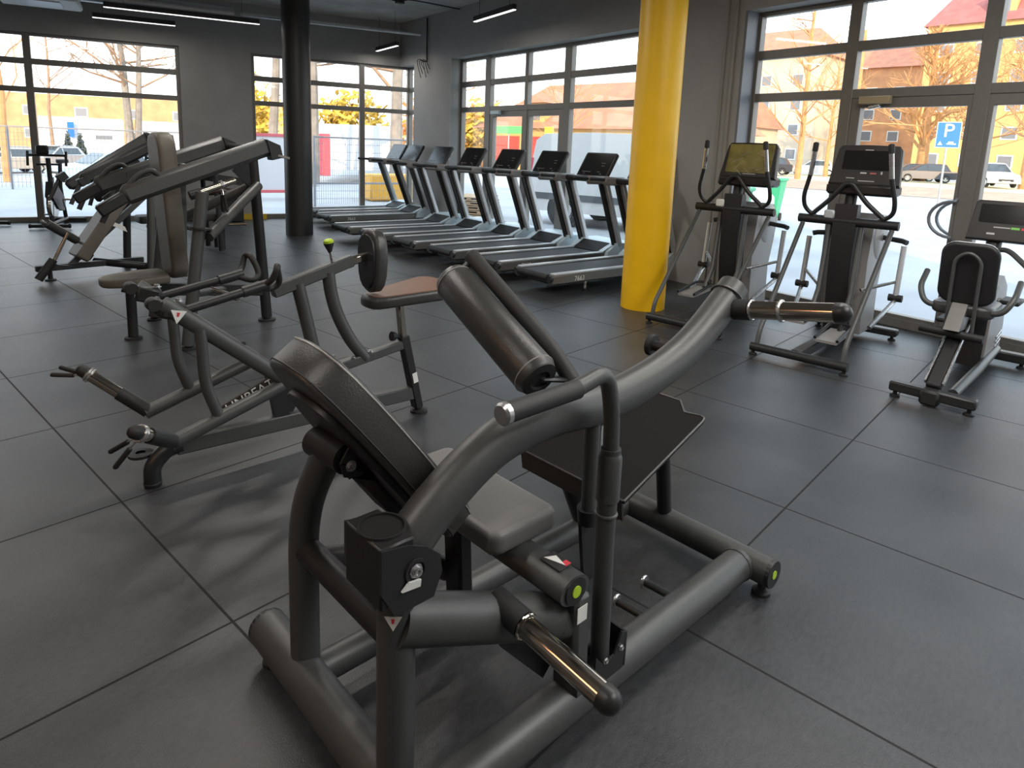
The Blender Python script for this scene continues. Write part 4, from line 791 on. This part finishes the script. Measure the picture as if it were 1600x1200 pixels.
# ================================================================== OUTSIDE
GZ = -.12
def ground(name, pts, z, m): return struct(MB().add([(x, y, z) for x, y in pts], [list(range(len(pts)))]).build(name, m))
def gz(x, y):
    q = V((x, y, 0))-PA; d = q.dot(NA); a = q.dot(DA); f = lambda t: 0 if t < 0 else 1 if t > 1 else t*t*(3-2*t)
    return GZ-.95*f((d-9)/20)*(1-f((a-6)/9))
c1 = PC+DC*(-6)+NC*.05; c2 = cor+NC*.04+NA*.04; c3 = PA-DA*14+NA*.04
g_ = MB(); xs_ = [-60, -30, -15]+[c3.x+(c2.x-c3.x)*k/12 for k in range(13)]; ds_ = [0, 4, 9, 12, 15, 18, 21, 24, 27, 30, 45, 80, 150]
pts_ = []
for x in xs_:
    y0 = PA.y+NA.y*.04-(x-PA.x)*math.tan(A19)
    for d in ds_: pts_.append((x, y0+d, gz(x, y0+d)))
# east of the corner the ground runs from the facade line
for x, y0 in [(c2.x+k*2.5, c2.y) for k in range(1, 9)]+[(60, c2.y), (110, c2.y), (200, c2.y)]:
    for d in ds_: pts_.append((x, y0+d, gz(x, y0+d)))
n_ = len(ds_); m__ = len(pts_)//n_; g_.add(pts_, [[i*n_+j, (i+1)*n_+j, (i+1)*n_+j+1, i*n_+j+1] for i in range(m__-1) for j in range(n_-1)], True)
g_.add([(c2.x, c2.y, GZ), (c1.x, c1.y, GZ), (c1.x+2, -60, GZ), (200, -60, GZ), (200, c2.y, GZ)], [[0, 1, 2, 3, 4]])
struct(g_.build('ground', M_SNOW))
ground('road', [(30, -60), (42, -60), (52, 26), (38, 26)], GZ+.015, M_ROAD)
ground('verge', [(42.5, -60), (60, -60), (70, 40), (53, 40)], GZ+.02, M_VERGE)
def branch_mesh(rnd, h, r0, spread, levels, kids_, droop=0., crown0=.3, lean=(0, 0), twig=.5):
    tr = MB(); br = MB(); P = [V((lean[0]*h*u**1.5+rnd.uniform(-.02, .02)*h*u, lean[1]*h*u**1.5+rnd.uniform(-.02, .02)*h*u, h*u)) for u in (0, .15, .3, .45, .6, .8, 1)]
    tr.tube(P, [r0*.62*(1-.85*u) for u in (-.12, .1, .25, .4, .55, .75, .97)], 9)
    def grow(p, d, L, r, lev):
        q1 = p+d*L*.5+V((rnd.uniform(-1, 1), rnd.uniform(-1, 1), rnd.uniform(-.5, 1)))*L*.1; d2 = (d+V((0, 0, -droop*(1 if lev < levels else .4)))+V((rnd.uniform(-.25, .25), rnd.uniform(-.25, .25), rnd.uniform(-.1, .25)))).normalized(); q2 = q1+d2*L*.5
        br.tube([p, q1, q2], [r, r*.75, r*.4], 4 if lev < 2 else 3, cap=False)
        if lev >= levels: return
        for k in range(kids_):
            u = rnd.uniform(.25, 1); b = p.lerp(q1, u*2) if u < .5 else q1.lerp(q2, u*2-1)
            dd = (d2+V((rnd.uniform(-1, 1), rnd.uniform(-1, 1), rnd.uniform(-.5, .8)))*.75).normalized(); grow(b, dd, L*rnd.uniform(.45, .75), max(r*.5, .009*h/14), lev+1)
    n = int(16*spread)+8
    for k in range(n):
        u = rnd.uniform(crown0, .98)
        us = (0, .15, .3, .45, .6, .8, 1)
        j = max(q for q in range(6) if us[q] <= u); p = P[j].lerp(P[j+1], (u-us[j])/(us[j+1]-us[j]))
        an = rnd.uniform(0, 2*math.pi); el = rnd.uniform(.15, .9); d = V((math.cos(an)*math.cos(el), math.sin(an)*math.cos(el), math.sin(el)))
        grow(p, d, h*twig*(1.1-u)*rnd.uniform(.6, 1), r0*.2*(1.1-u*.6), 1)
    return tr, br
def tree(loc, h, r0, seed, label, mt, mb, spread=1., levels=3, kids_=3, droop=0., crown0=.3, lean=(0, 0), twig=.5, cat='tree'):
    t = thing('bare_tree', label, cat, loc, 0, 'trees outside'); tr, br = branch_mesh(random.Random(seed), h, r0, spread, levels, kids_, droop, crown0, lean, twig)
    tr.build('trunk', mt, t); br.build('branches', mb, t); return t
def blob(name, loc, rx, ry, rz, m, seed, label, cat, group=None, leaf=.12, n=700, cone=False):
    """foliage: many small leaf cards through the volume, on a short stem"""
    t = thing(name, label, cat, loc, 0, group); rnd = random.Random(seed); b = MB()
    for k in range(n):
        while True:
            p = V((rnd.uniform(-1, 1), rnd.uniform(-1, 1), rnd.uniform(-1, 1)))
            if p.length < 1 and (not cone or math.hypot(p.x, p.y) < (1-p.z)*.5+.05): break
        p = p*(.65+.35*rnd.random()) if not cone else p; c_ = V((p.x*rx, p.y*ry, p.z*rz+rz*1.02)); u = V((rnd.uniform(-1, 1), rnd.uniform(-1, 1), rnd.uniform(-1, 1))).normalized(); w_ = u.orthogonal().normalized()
        s_ = leaf*rnd.uniform(.6, 1.3); b.quad(c_-u*s_-w_*s_*.5, c_+u*s_-w_*s_*.5, c_+u*s_+w_*s_*.5, c_-u*s_+w_*s_*.5)
    MB().tube([(0, 0, 0), (0, 0, rz)], [rx*.12, rx*.05], 8).build('stem', M_BARK, t); b.build('foliage', m, t); return t
def car(loc, deg, m, label, L=4.3, Wd=1.75, H=1.48, suv=False, snow=False, group='parked cars'):
    t = thing('car', label, 'car', loc, deg, group); hw = Wd/2; zb = .28; zs = .62*H; zr = H
    low = [(-L/2, .35), (-L/2, zs*.92), (-L/2+.12, zs), (L/2-1.15, zs), (L/2-.2, zs*.85), (L/2, zs*.62), (L/2, .33), (L/2-.15, zb), (-L/2+.15, zb)]
    b = MB(); 
    def shell(prof, w0, w1, z0, z1):
        n = len(prof); vs = []
        for s in (-1, 1):
            for x, z in prof: u = (z-z0)/(z1-z0); vs.append((x, s*(w0+(w1-w0)*u), z))
        b.add(vs, [list(range(n))[::-1], [n+i for i in range(n)]]+[[i, (i+1) % n, n+(i+1) % n, n+i] for i in range(n)])
    shell(low, hw, hw*.95, zb, zs)
    rear = -L/2+(.12 if suv else .45)
    top = [(rear, zs-.02), (rear+.35, zr-.05), (rear+.6, zr), (L/2-2.2, zr), (L/2-1.9, zr-.06), (L/2-1.15, zs-.02)]
    shell(top, hw*.95, hw*.72, zs, zr); body = b.build('body', m, t)
    g = MB(); 
    for s in (-1, 1):
        def Pt(x, z): u = (z-zs)/(zr-zs); return V((x, s*(hw*.95+(hw*.72-hw*.95)*u+.008), z))
        for (xa, xb, xc, xd) in ((rear+.28, -.05, -.05, rear+.5), (.03, L/2-1.35, L/2-1.98, .03)):
            g2 = MB().quad(Pt(xa, zs+.05), Pt(xb, zs+.05), Pt(xc, zr-.1), Pt(xd, zr-.1)).build('side_window', M_GLASSD, t)
    MB().add([(L/2-1.2+.01, -hw*.86, zs+.03), (L/2-1.2+.01, hw*.86, zs+.03), (L/2-1.88+.01, hw*.7, zr-.07), (L/2-1.88+.01, -hw*.7, zr-.07)], [[0, 1, 2, 3]]).build('windscreen', M_GLASSD, t)
    MB().add([(rear+.06, -hw*.86, zs+.08), (rear+.06, hw*.86, zs+.08), (rear+.32, hw*.7, zr-.09), (rear+.32, -hw*.7, zr-.09)], [[0, 1, 2, 3]]).build('rear_window', M_GLASSD, t)
    for x in (-L/2+.8, L/2-.82):
        for s in (-1, 1):
            wh = MB().lathe([(0, -.09), (.26, -.1), (.32, -.06), (.32, .08), (.28, .105), (.2, .09)], (x, s*(hw-.1), .32), (0, s, 0), 20).build('wheel', M_TYRE, t); MB().lathe([(.2, .09), (.18, .07), (.05, .1), (0, .1)], (x, s*(hw-.1), .32), (0, s, 0), 12).build('hub_cap', M_ALU, wh)
    for s in (-1, 1):
        MB().box((L/2-.08, s*hw*.68, zs*.72), (.14, .34, .13), None, .03).build('headlight', M_WHITE, t); MB().box((-L/2+.03, s*hw*.78, zs*.8), (.08, .22, .2), None, .02).build('tail_light', M_RED, t)
    MB().box((L/2+.005, 0, .5), (.03, Wd*.5, .16), None, .01).build('grille', M_RUB, t); MB().box((L/2+.02, 0, .42), (.02, .5, .1), None, .004).build('number_plate', M_WHITE, t)
    if snow: MB().pad(rrect(1.6, Wd*.66, .1, 3, -.35, 0), (0, 0, zr-.01), (1, 0, 0), (0, 1, 0), .06, .03).build('snow_cap', M_SNOW, t)
    return t
P_W = mat('car_white', (.72, .72, .72), .25, 0, .02, coat=.5); P_S = mat('car_silver', (.5, .5, .5), .25, .5, .02, coat=.5); P_B = mat('car_ice_blue', (.42, .58, .68), .25, .1, .02, coat=.5); P_D = mat('car_dark', (.05, .055, .07), .25, .1, .02, coat=.5)
P_BG = mat('car_beige', (.52, .46, .4), .25, .3, .02, coat=.5)
# left car park
car((9.0, 47.6, gz(9.0, 47.6)), -168, P_BG, 'beige silver car at the left edge of the car park, left of the frame mullion', snow=True)
car((12.7, 52.8, gz(12.7, 52.8)), -150, P_S, 'pale grey car right of the frame mullion, half behind the pale blue car', snow=True)
car((10.4, 34.8, gz(10.4, 34.8)), -172, P_B, 'pale blue car in the car park, behind the beams of the incline press', 4.4, 1.8, 1.46)
car((14.6, 41.0, gz(14.6, 41.0)), -170, P_S, 'silver car in the second row, right of the pale blue car', snow=True)
# street side
car((58.6, 6.9, GZ+.1), -150, P_W, 'white off-road car seen through the door at the right edge', 4.6, 1.85, 1.68, True)
car((58.5, 22.9, GZ+.1), 100, P_D, 'dark car beyond the road, behind the film-wrapped cross trainer')
car((66.0, 13.6, GZ), 120, P_D, 'dark car half behind the thick tree trunk across the road')
car((66, 21.6, GZ), 110, P_S, 'grey car between two trees across the road, left of the cross trainer console')
car((62.5, 11.8, GZ+.05), 115, P_D, 'dark car across the road, right of the parking sign post')
# white van parked along the pavement
def van():
    t = thing('van', 'white delivery van parked close behind the treadmill windows', 'van', (12.35, 7.35, GZ), -81.5)
    L, hw, H = 4.8, .92, 1.98
    prof = [(-L/2, .38), (-L/2+.02, 1.0), (-L/2+.12, 1.80), (-L/2+.32, H-.04), (-1.0, H), (.75, H-.02), (1.25, H-.16), (1.75, 1.18), (2.2, 1.02), (2.38, .82), (2.4, .40), (2.2, .30), (-2.2, .30)]
    b = MB(); n = len(prof); vs = []
    for s in (-1, 1):
        for x, z in prof: vs.append((x, s*(hw if z < 1.1 else hw-(z-1.1)*.16), z))
    b.add(vs, [list(range(n))[::-1], [n+i for i in range(n)]]+[[i, (i+1) % n, n+(i+1) % n, n+i] for i in range(n)]); b.build('body', P_W, t)
    for s in (-1, 1):
        y = s*(hw+.006)
        MB().quad((.55, s*(hw-.02+.008), 1.15), (1.45, s*(hw-.02+.008), 1.15), (1.16, s*(hw-.10+.008), 1.72), (.55, s*(hw-.10+.008), 1.72)).build('side_window', M_GLASSD, t)
        MB().beam((-2.3, y, .62), (1.3, y, .62), .02, .14, bev=.004).build('rubbing_strip', mat('bumper_grey', (.12, .13, .14), .6), t)
        for x in (-1.45, 1.42):
            MB().lathe([(0, .0), (.42, .0), (.42, .01), (0, .01)], (x, s*(hw-.004), .36), (0, s, 0), 24).build('wheel_arch', M_TYRE, t)
            wh = MB().lathe([(0, -.09), (.3, -.1), (.345, -.06), (.345, .08), (.3, .105), (.22, .09)], (x, s*(hw-.06), .345), (0, s, 0), 24).build('wheel', M_TYRE, t); MB().lathe([(.22, .09), (.2, .06), (.06, .1), (0, .1)], (x, s*(hw-.06), .345), (0, s, 0), 14).build('hub_cap', M_SILVER, wh)
        MB().box((-L/2+.05, s*(hw-.1), 1.15), (.1, .16, .55), None, .02).build('tail_light', M_RED, t)
    MB().box((-L/2-.02, 0, .45), (.12, 1.7, .22), None, .04).build('rear_bumper', mat('bumper_grey', (.12, .13, .14), .6), t)
    MB().add([(1.27, -.74, H-.17), (1.27, .74, H-.17), (1.76, .84, 1.2), (1.76, -.84, 1.2)], [[0, 1, 2, 3]]).build('windscreen', M_GLASSD, t)
van()
# green waste bins
def bin_(loc, deg, label):
    t = thing('waste_bin', label, 'bin', loc, deg, 'green bins')
    b = MB(); lo, hi = (.26, .30), (.36, .40)
    vs = [(sx_*lo[0], sy_*lo[1], .08) for sx_, sy_ in ((-1, -1), (1, -1), (1, 1), (-1, 1))]+[(sx_*hi[0], sy_*hi[1], 1.02) for sx_, sy_ in ((-1, -1), (1, -1), (1, 1), (-1, 1))]
    b.add(vs, [[3, 2, 1, 0], [4, 5, 6, 7]]+[[i, (i+1) % 4, 4+(i+1) % 4, 4+i] for i in range(4)]); b.build('bin_body', M_BIN, t)
    MB().box((0, 0, 1.06), (.80, .88, .07), None, .02).build('lid', M_BIN, t)
    for s in (-1, 1): MB().lathe([(0, -.03), (.1, -.03), (.1, .03), (0, .03)], (.25, s*.33, .1), (0, 1, 0), 14).build('wheel', M_TYRE, t)
bin_((17.2, 6.7, GZ), 10, 'green waste bin standing on the snow beside the film-wrapped cross trainer')
bin_((11.0, 6.0, GZ), 8, 'green waste bin outside the treadmill window, beside the van wheel'); bin_((11.05, 5.05, GZ), 8, 'second green waste bin by the van, next to the yellow column')
# parking sign
sg = thing('parking_sign', 'blue parking sign with a white P on a thin grey post', 'road sign', (30.6, 5.15, GZ), 195)
MB().tube([(0, 0, 0), (0, 0, 3.2)], .04, 10).build('post', M_GALV, sg)
MB().box((.05, 0, 2.70), (.014, .80, .98), None, .003).build('sign_rim', M_WHITE, sg); sf = MB().box((.058, 0, 2.70), (.014, .75, .93), None, .003).build('sign_face', M_TRAFFIC, sg)
sp_ = text('P', .72, (.067, 0, 2.84), (0, 1, 0), (0, 0, 1), M_WHITE, sg, .002, 'letter')
cp = MB().beam((.068, -.02, 2.36), (.068, .28, 2.36), .004, .05, bev=.001).build('car_pictogram', M_WHITE, sg); MB().beam((.068, .03, 2.42), (.068, .2, 2.42), .004, .055, bev=.001).build('car_roof_pictogram', M_WHITE, cp)
MB().prism([(.068, -.32, 2.31), (.068, -.16, 2.31), (.068, -.24, 2.46)], (.003, 0, 0)).build('wheelchair_pictogram', M_WHITE, sg)
# pallets beside the treadmills' window
for k in range(5):
    p = tag(MB().box((0, 0, .07), (1.1, .8, .03), None, .004).box((0, 0, .13), (1.1, .8, .02), None, .004).box((0, -.33, .1), (1.1, .1, .06), None, .004).box((0, .33, .1), (1.1, .1, .06), None, .004).box((0, 0, .1), (1.1, .1, .06), None, .004).build('pallet', M_WOOD), ['bottom', 'second', 'middle', 'fourth', 'topmost'][k]+' wooden pallet of the stack outside the treadmill window', 'pallet', 'stacked pallets')
    p.location = (10.9+.02*(k % 2), 11.0, GZ-.055+.10*k); p.rotation_euler = (0, 0, .3+.05*k)
# mesh fence section and red-framed board by the corner
def mesh_panel(a, b, h, label, step, name='fence_panel', m=M_GATE, posts=True, midrail=False):
    a, b = V(a), V(b); t = thing(name, label, 'fence', a); d = b-a; n = int(d.length/step)
    if posts:
        for u in (0, 1): MB().box(d*u+V((0, 0, h/2)), (.05, .05, h), None, .004).build('post', m, t)
    MB().beam(V((0, 0, h-.03)), d+V((0, 0, h-.03)), .04, .04).build('top_rail', m, t)
    if midrail: MB().beam(V((0, 0, h*.33)), d+V((0, 0, h*.33)), .04, .05).build('middle_rail', m, t)
    w_ = MB()
    for k in range(1, n): p = d*(k/n); w_.cyl(p+V((0, 0, .05)), p+V((0, 0, h-.04)), .004, 4, cap=False)
    for k in range(1, 9): w_.cyl(V((0, 0, h*k/9)), d+V((0, 0, h*k/9)), .004, 4, cap=False)
    w_.build('wire_mesh', m, t)
    return t
mesh_panel((8.9, 14.6, GZ), (11.6, 13.9, GZ), 1.72, 'grey steel mesh fence section outside the corner window', .055, midrail=True)
rb_ = thing('notice_board', 'white board with a red frame standing outside, left of the black column', 'board', (8.9, 17.0, GZ), -16)
MB().box((0, 0, .95), (1.5, .05, 1.5), None, .005).build('board_panel', mat('board_pinkish', (.62, .6, .62), .5), rb_)
for x0, z0, x1, z1 in ((-.75, .2, -.75, 1.7), (.75, .2, .75, 1.7), (-.75, 1.7, .75, 1.7), (-.75, .2, .75, .2)): MB().beam((x0, -.01, z0), (x1, -.01, z1), .08, .09, (0, 1, 0)).build('frame_bar', mat('frame_red', (.6, .12, .14), .5), rb_)
for x in (-.6, .6): MB().box((x, .02, .1), (.06, .06, .2), None, .004).build('leg', M_GATE, rb_)
o = tag(MB().box((12.0, 15.2, GZ+.38), (2.0, .8, .72), Matrix.Rotation(-.3, 3, 'Z'), .05).build('salt_bin', mat('bin_amber', (.75, .38, .04), .5)), 'low amber container on the snow behind the mesh fence', 'container')
# left fence, sparse posts
fp_ = mesh_panel((-.4, 23.8, GZ), (9.0, 20.4, GZ), 1.7, 'long wire fence with thin posts in front of the car park at the left', .09)
MB().box((4.7, -1.7, .85), (.045, .045, 1.7), None, .004).build('post', M_GATE, fp_)
# buildings
M_HP = mat('house_pane', (.2, .21, .23), .2)
def house(loc, deg, L, D, he, hr, mw, mr, label, wins=(), chimney=None, cat='house', dormers=()):
    t = thing('house', label, cat, loc, deg, 'houses outside'); MB().box((0, 0, he/2), (L, D, he), None, .02).build('wall', mw, t)
    if hr > he:
        o_ = .5; MB().add([(-L/2-o_, -D/2-o_, he-.1), (L/2+o_, -D/2-o_, he-.1), (L/2+o_, D/2+o_, he-.1), (-L/2-o_, D/2+o_, he-.1), (-L/2+D*.25, 0, hr), (L/2-D*.25, 0, hr)], [[0, 1, 5, 4], [2, 3, 4, 5], [3, 0, 4], [1, 2, 5], [3, 2, 1, 0]]).build('roof', mr, t)
    for (x, z, w_, h_, m) in wins:
        f = MB().box((x, -D/2-.03, z), (w_, .08, h_), None, .01).build('window_frame' if m is not M_SHOP else 'shop_front', M_WHITE if m is not M_SHOP else m, t)
        if m is not M_SHOP: MB().box((x, -D/2-.075, z), (w_*.82, .02, h_*.82), None, .004).build('pane', m, f)
    for x, y, z, w_, h_ in dormers:
        dq = MB().box((x, y, z), (w_, 2.6, h_), None, .02).build('dormer', mw, t); MB().add([(x-w_*.6, y-1.5, z+h_/2), (x+w_*.6, y-1.5, z+h_/2), (x+w_*.6, y+1.5, z+h_/2), (x-w_*.6, y+1.5, z+h_/2), (x, y-1.2, z+h_*.85), (x, y+1.5, z+h_*.85)], [[0, 4, 5, 3], [1, 2, 5, 4], [0, 1, 4], [2, 3, 5]]).build('dormer_roof', mr, dq)
        MB().box((x, y-1.31, z), (w_*.55, .06, h_*.6), None, .01).build('dormer_window', M_HP, dq)
    if chimney: MB().box(chimney, (.8, .8, 2.4), None, .02).build('chimney', mat('brick', (.55, .26, .12), .8, 0, .2, 5), t)
    return t
M_SHOP = mat('shop_red', (.55, .08, .06), .5)
WY = mat('house_yellow', (.62, .42, .16), .8, 0, .1, .6); WC_ = mat('house_cream', (.56, .47, .36), .8, 0, .1, .6); WW = mat('house_white', (.58, .59, .62), .8, 0, .06, .6); WO = mat('block_orange', (.6, .3, .15), .8, 0, .18, .8); RR = mat('roof_red', (.5, .2, .12), .8, 0, .15, 1.2); RB = mat('roof_maroon', (.38, .13, .12), .8, 0, .15, 1.2)
aF = -90-4   # fronts face the gym (local -y -> world -x)
# street row seen over the treadmills
house((36, 24.2, GZ), aF+2, 15, 8, 2.9, 5.8, WY, RR, 'yellow house with orange-red roof and chimney, behind the van', [(-5.5, 1.5, 2.4, 1.6, M_SHOP), (-2.2, 1.5, 2.0, 1.6, M_SHOP), (1.5, 1.5, 1.4, 1.5, M_HP), (5, 1.5, 1.4, 1.5, M_HP)], (4.6, -1, 6.0), dormers=[(-3.2, -2.6, 3.7, 1.7, 1.3)])
house((47, 45.5, GZ), aF+14, 18, 9, 3.0, 5.2, WY, RR, 'long yellow shop row with green sign, seen through the treadmill doors', [(-6, 1.4, 2, 1.5, M_HP), (-3, 1.4, 2, 1.5, M_SHOP), (0, 1.4, 2, 1.5, M_HP), (3, 1.4, 2, 1.5, M_SHOP), (6, 1.4, 2, 1.5, M_HP)])
o = tag(MB().box((0, 0, 0), (2.2, .1, .4), None, .02).build('shop_sign', mat('sign_green', (.12, .5, .14), .5)), 'green shop sign standing before the yellow row behind the treadmills', 'sign'); o.location = (27.0, 24.9, 2.4); o.rotation_euler = (0, 0, math.radians(aF+10))
MB().tube([(0, .08, -2.5), (0, .08, .1)], .04, 8).build('post', M_GALV, o)
o = tag(MB().box((0, 0, 0), (.34, .05, .5), None, .01).build('advert_board', mat('sign_yellow', (.8, .62, .05), .5)), 'square yellow sign above the van roof', 'sign'); o.location = (17.4, 14.2, 1.95); o.rotation_euler = (0, 0, math.radians(aF+10))
MB().tube([(0, .05, -2.05), (0, .05, .0)], .03, 8).build('post', M_GALV, o)
# apartment blocks across the road
house((92, 36.5, GZ), aF, 17, 12, 14.0, 18.0, WC_, RR, 'cream apartment block with orange gable behind the film-wrapped cross trainer', [(x, z, 1.4, 1.4, M_HP) for x in (-6, -2, 2, 6) for z in (2, 5, 8, 11)])
house((112, 27.5, GZ), aF, 20, 12, 14.5, 18.5, WO, RR, 'ochre apartment block with hipped roof behind the bushy tree', [(x, z, 1.5, 1.5, M_HP) for x in (-7, -3.5, 0, 3.5, 7) for z in (2, 5, 8, 11)])
house((95, 5.6, GZ), aF, 25, 12, 16.8, 23.5, WY, RB, 'tall yellow apartment block with maroon roof at the upper right', [(x, z, 1.5, 1.4, M_HP) for x in (-10.5, -7, -3.5, 0, 3.5, 7, 10.5) for z in (2, 5, 8, 11, 14)], dormers=[(x, -4.2, 18.2, 2.6, 2.4) for x in (-6, -1, 4)])
house((66, 30.0, GZ), aF, 7, 6, 4.4, 8.0, WC_, RR, 'small house with steep red roof, left edge of the right window', [(0, 1.8, 1.4, 1.3, M_HP)])
# beyond the left car park
house((19.6, 72, -1.07), -12, 6.4, 5, 3.7, 3.7, WW, RR, 'low white building beyond the parked cars with a blue notice', [(1.6, 2.0, 1.6, .4, M_HP)], cat='building')
o = tag(MB().box((0, 0, 0), (.5, .06, 1.3), None, .01).build('wall_notice', M_TRAFFIC), 'blue notice on the white building beyond the cars', 'sign'); o.location = (18.1, 69.35, 1.55); o.rotation_euler = (0, 0, math.radians(-12))
house((25.3, 66, -1.07), -20, 5, 4, 3.6, 3.6, WW, RR, 'white wall of the shed right of the forked tree', cat='building')
house((28, 112, -1.07), -30, 62, 10, 7.2, 7.2, WO, RR, 'long orange block on the horizon behind the left car park', [(x, z, 1.6, 1.3, M_HP) for x in range(-26, 28, 6) for z in (2, 5)], cat='building')
house((23.0, 33, GZ), -40, 5, 3, 2.5, 2.5, WW, RR, 'white container office behind the mesh fence', cat='building')
o = tag(MB().box((0, 0, 0), (.38, .38, 1.9), None, .03).build('red_pillar', mat('pillar_red', (.7, .1, .12), .5)), 'red advertising pillar behind the mesh fence', 'pillar'); o.location = (17.0, 27.0, GZ+.95)
# trees: left window
tree((14.6, 44.2, -1.0), 14, .42, 1, 'tall forked tree with grey trunk in the left back window', M_BARKG, M_BARK, 1.2, 4, 3, .05, .35, (-.04, 0), .42)
tree((14.95, 44.0, -1.0), 14, .36, 2, 'second stem of the forked grey tree in the left back window', M_BARKG, M_BARK, .9, 3, 3, .05, .35, (.05, 0), .4)
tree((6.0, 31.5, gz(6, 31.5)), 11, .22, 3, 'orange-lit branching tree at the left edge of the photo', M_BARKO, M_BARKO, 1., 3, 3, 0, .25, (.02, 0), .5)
tree((13.2, 55, -1.05), 13, .2, 4, 'thin bare tree above the white building', M_BARK, M_BARK, .8, 3, 3, .02, .3, (0, 0), .45)
for k, (x, y) in enumerate(((15.1, 58.8), (15.7, 58.0))): blob('cypress', (x, y, -.75), .45, .45, 1.05, M_CON, 20+k, ['left', 'right'][k]+' one of the two small conical evergreens before the white building', 'shrub', 'conical evergreens', .12, 700, True)
# trees: corner window
tree((12.7, 23.8, GZ), 12, .3, 5, 'leaning tree left of the black column', M_BARKG, M_BARKG, 1., 3, 3, .03, .3, (.12, 0), .45)
tree((13.3, 23.9, GZ), 11, .26, 6, 'second leaning tree just left of the black column', M_BARKG, M_BARK, .8, 3, 3, .03, .35, (.2, 0), .45)
tree((13.3, 22.1, GZ), 13, .5, 7, 'thick tree trunk right of the black column', M_BARKG, M_BARKG, 1.2, 3, 3, .03, .4, (.03, 0), .45)
tree((15.3, 19.6, GZ), 13, .38, 8, 'twisted tree at the corner window', M_BARKG, M_BARK, 1.2, 3, 3, .02, .25, (.03, 0), .5)
for k, (x, y, m, lb) in enumerate(((17.5, 36, M_LEAFY, 'yellow shrub seen left of the black column'), (24.5, 36, M_LEAFY, 'yellow foliage seen right of the black column'), (30.5, 35, M_LEAFO, 'orange bush in the corner window'), (33.5, 33, M_LEAFY, 'yellow bush next to the orange bush in the corner window'), (37, 32, M_LEAFY, 'yellow bush in the narrow return of the corner window'))):
    blob('shrub', (x, y, GZ), 2.6, 2.6, 2.6, m, 40+k, lb, 'shrub', 'autumn shrubs', .22, 900)
# trees: treadmill window
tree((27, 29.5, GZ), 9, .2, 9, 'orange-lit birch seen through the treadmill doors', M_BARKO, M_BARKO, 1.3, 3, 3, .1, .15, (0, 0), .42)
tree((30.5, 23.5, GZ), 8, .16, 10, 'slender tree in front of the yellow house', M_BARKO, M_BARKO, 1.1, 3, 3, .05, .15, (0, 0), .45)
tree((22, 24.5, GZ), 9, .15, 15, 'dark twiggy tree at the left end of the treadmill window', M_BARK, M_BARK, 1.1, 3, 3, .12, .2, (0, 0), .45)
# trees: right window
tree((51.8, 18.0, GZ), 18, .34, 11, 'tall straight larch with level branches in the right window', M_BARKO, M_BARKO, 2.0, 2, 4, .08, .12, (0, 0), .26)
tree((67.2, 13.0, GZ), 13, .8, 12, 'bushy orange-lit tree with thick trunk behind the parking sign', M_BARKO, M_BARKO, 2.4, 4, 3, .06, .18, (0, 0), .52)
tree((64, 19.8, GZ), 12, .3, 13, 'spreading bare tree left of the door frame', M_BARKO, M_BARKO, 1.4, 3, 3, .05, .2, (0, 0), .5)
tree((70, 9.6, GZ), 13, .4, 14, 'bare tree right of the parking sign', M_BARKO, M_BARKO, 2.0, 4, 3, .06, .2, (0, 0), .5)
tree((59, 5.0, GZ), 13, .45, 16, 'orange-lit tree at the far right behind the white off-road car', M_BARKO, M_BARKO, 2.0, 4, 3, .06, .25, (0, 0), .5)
o = tag(MB().tube([(0, 0, 0), (0, 0, 9)], [.16, .11], 10).build('utility_pole', M_BARKO), 'wooden utility pole beside the door frame in the right window', 'pole'); o.location = (43.2, 12.1, GZ)
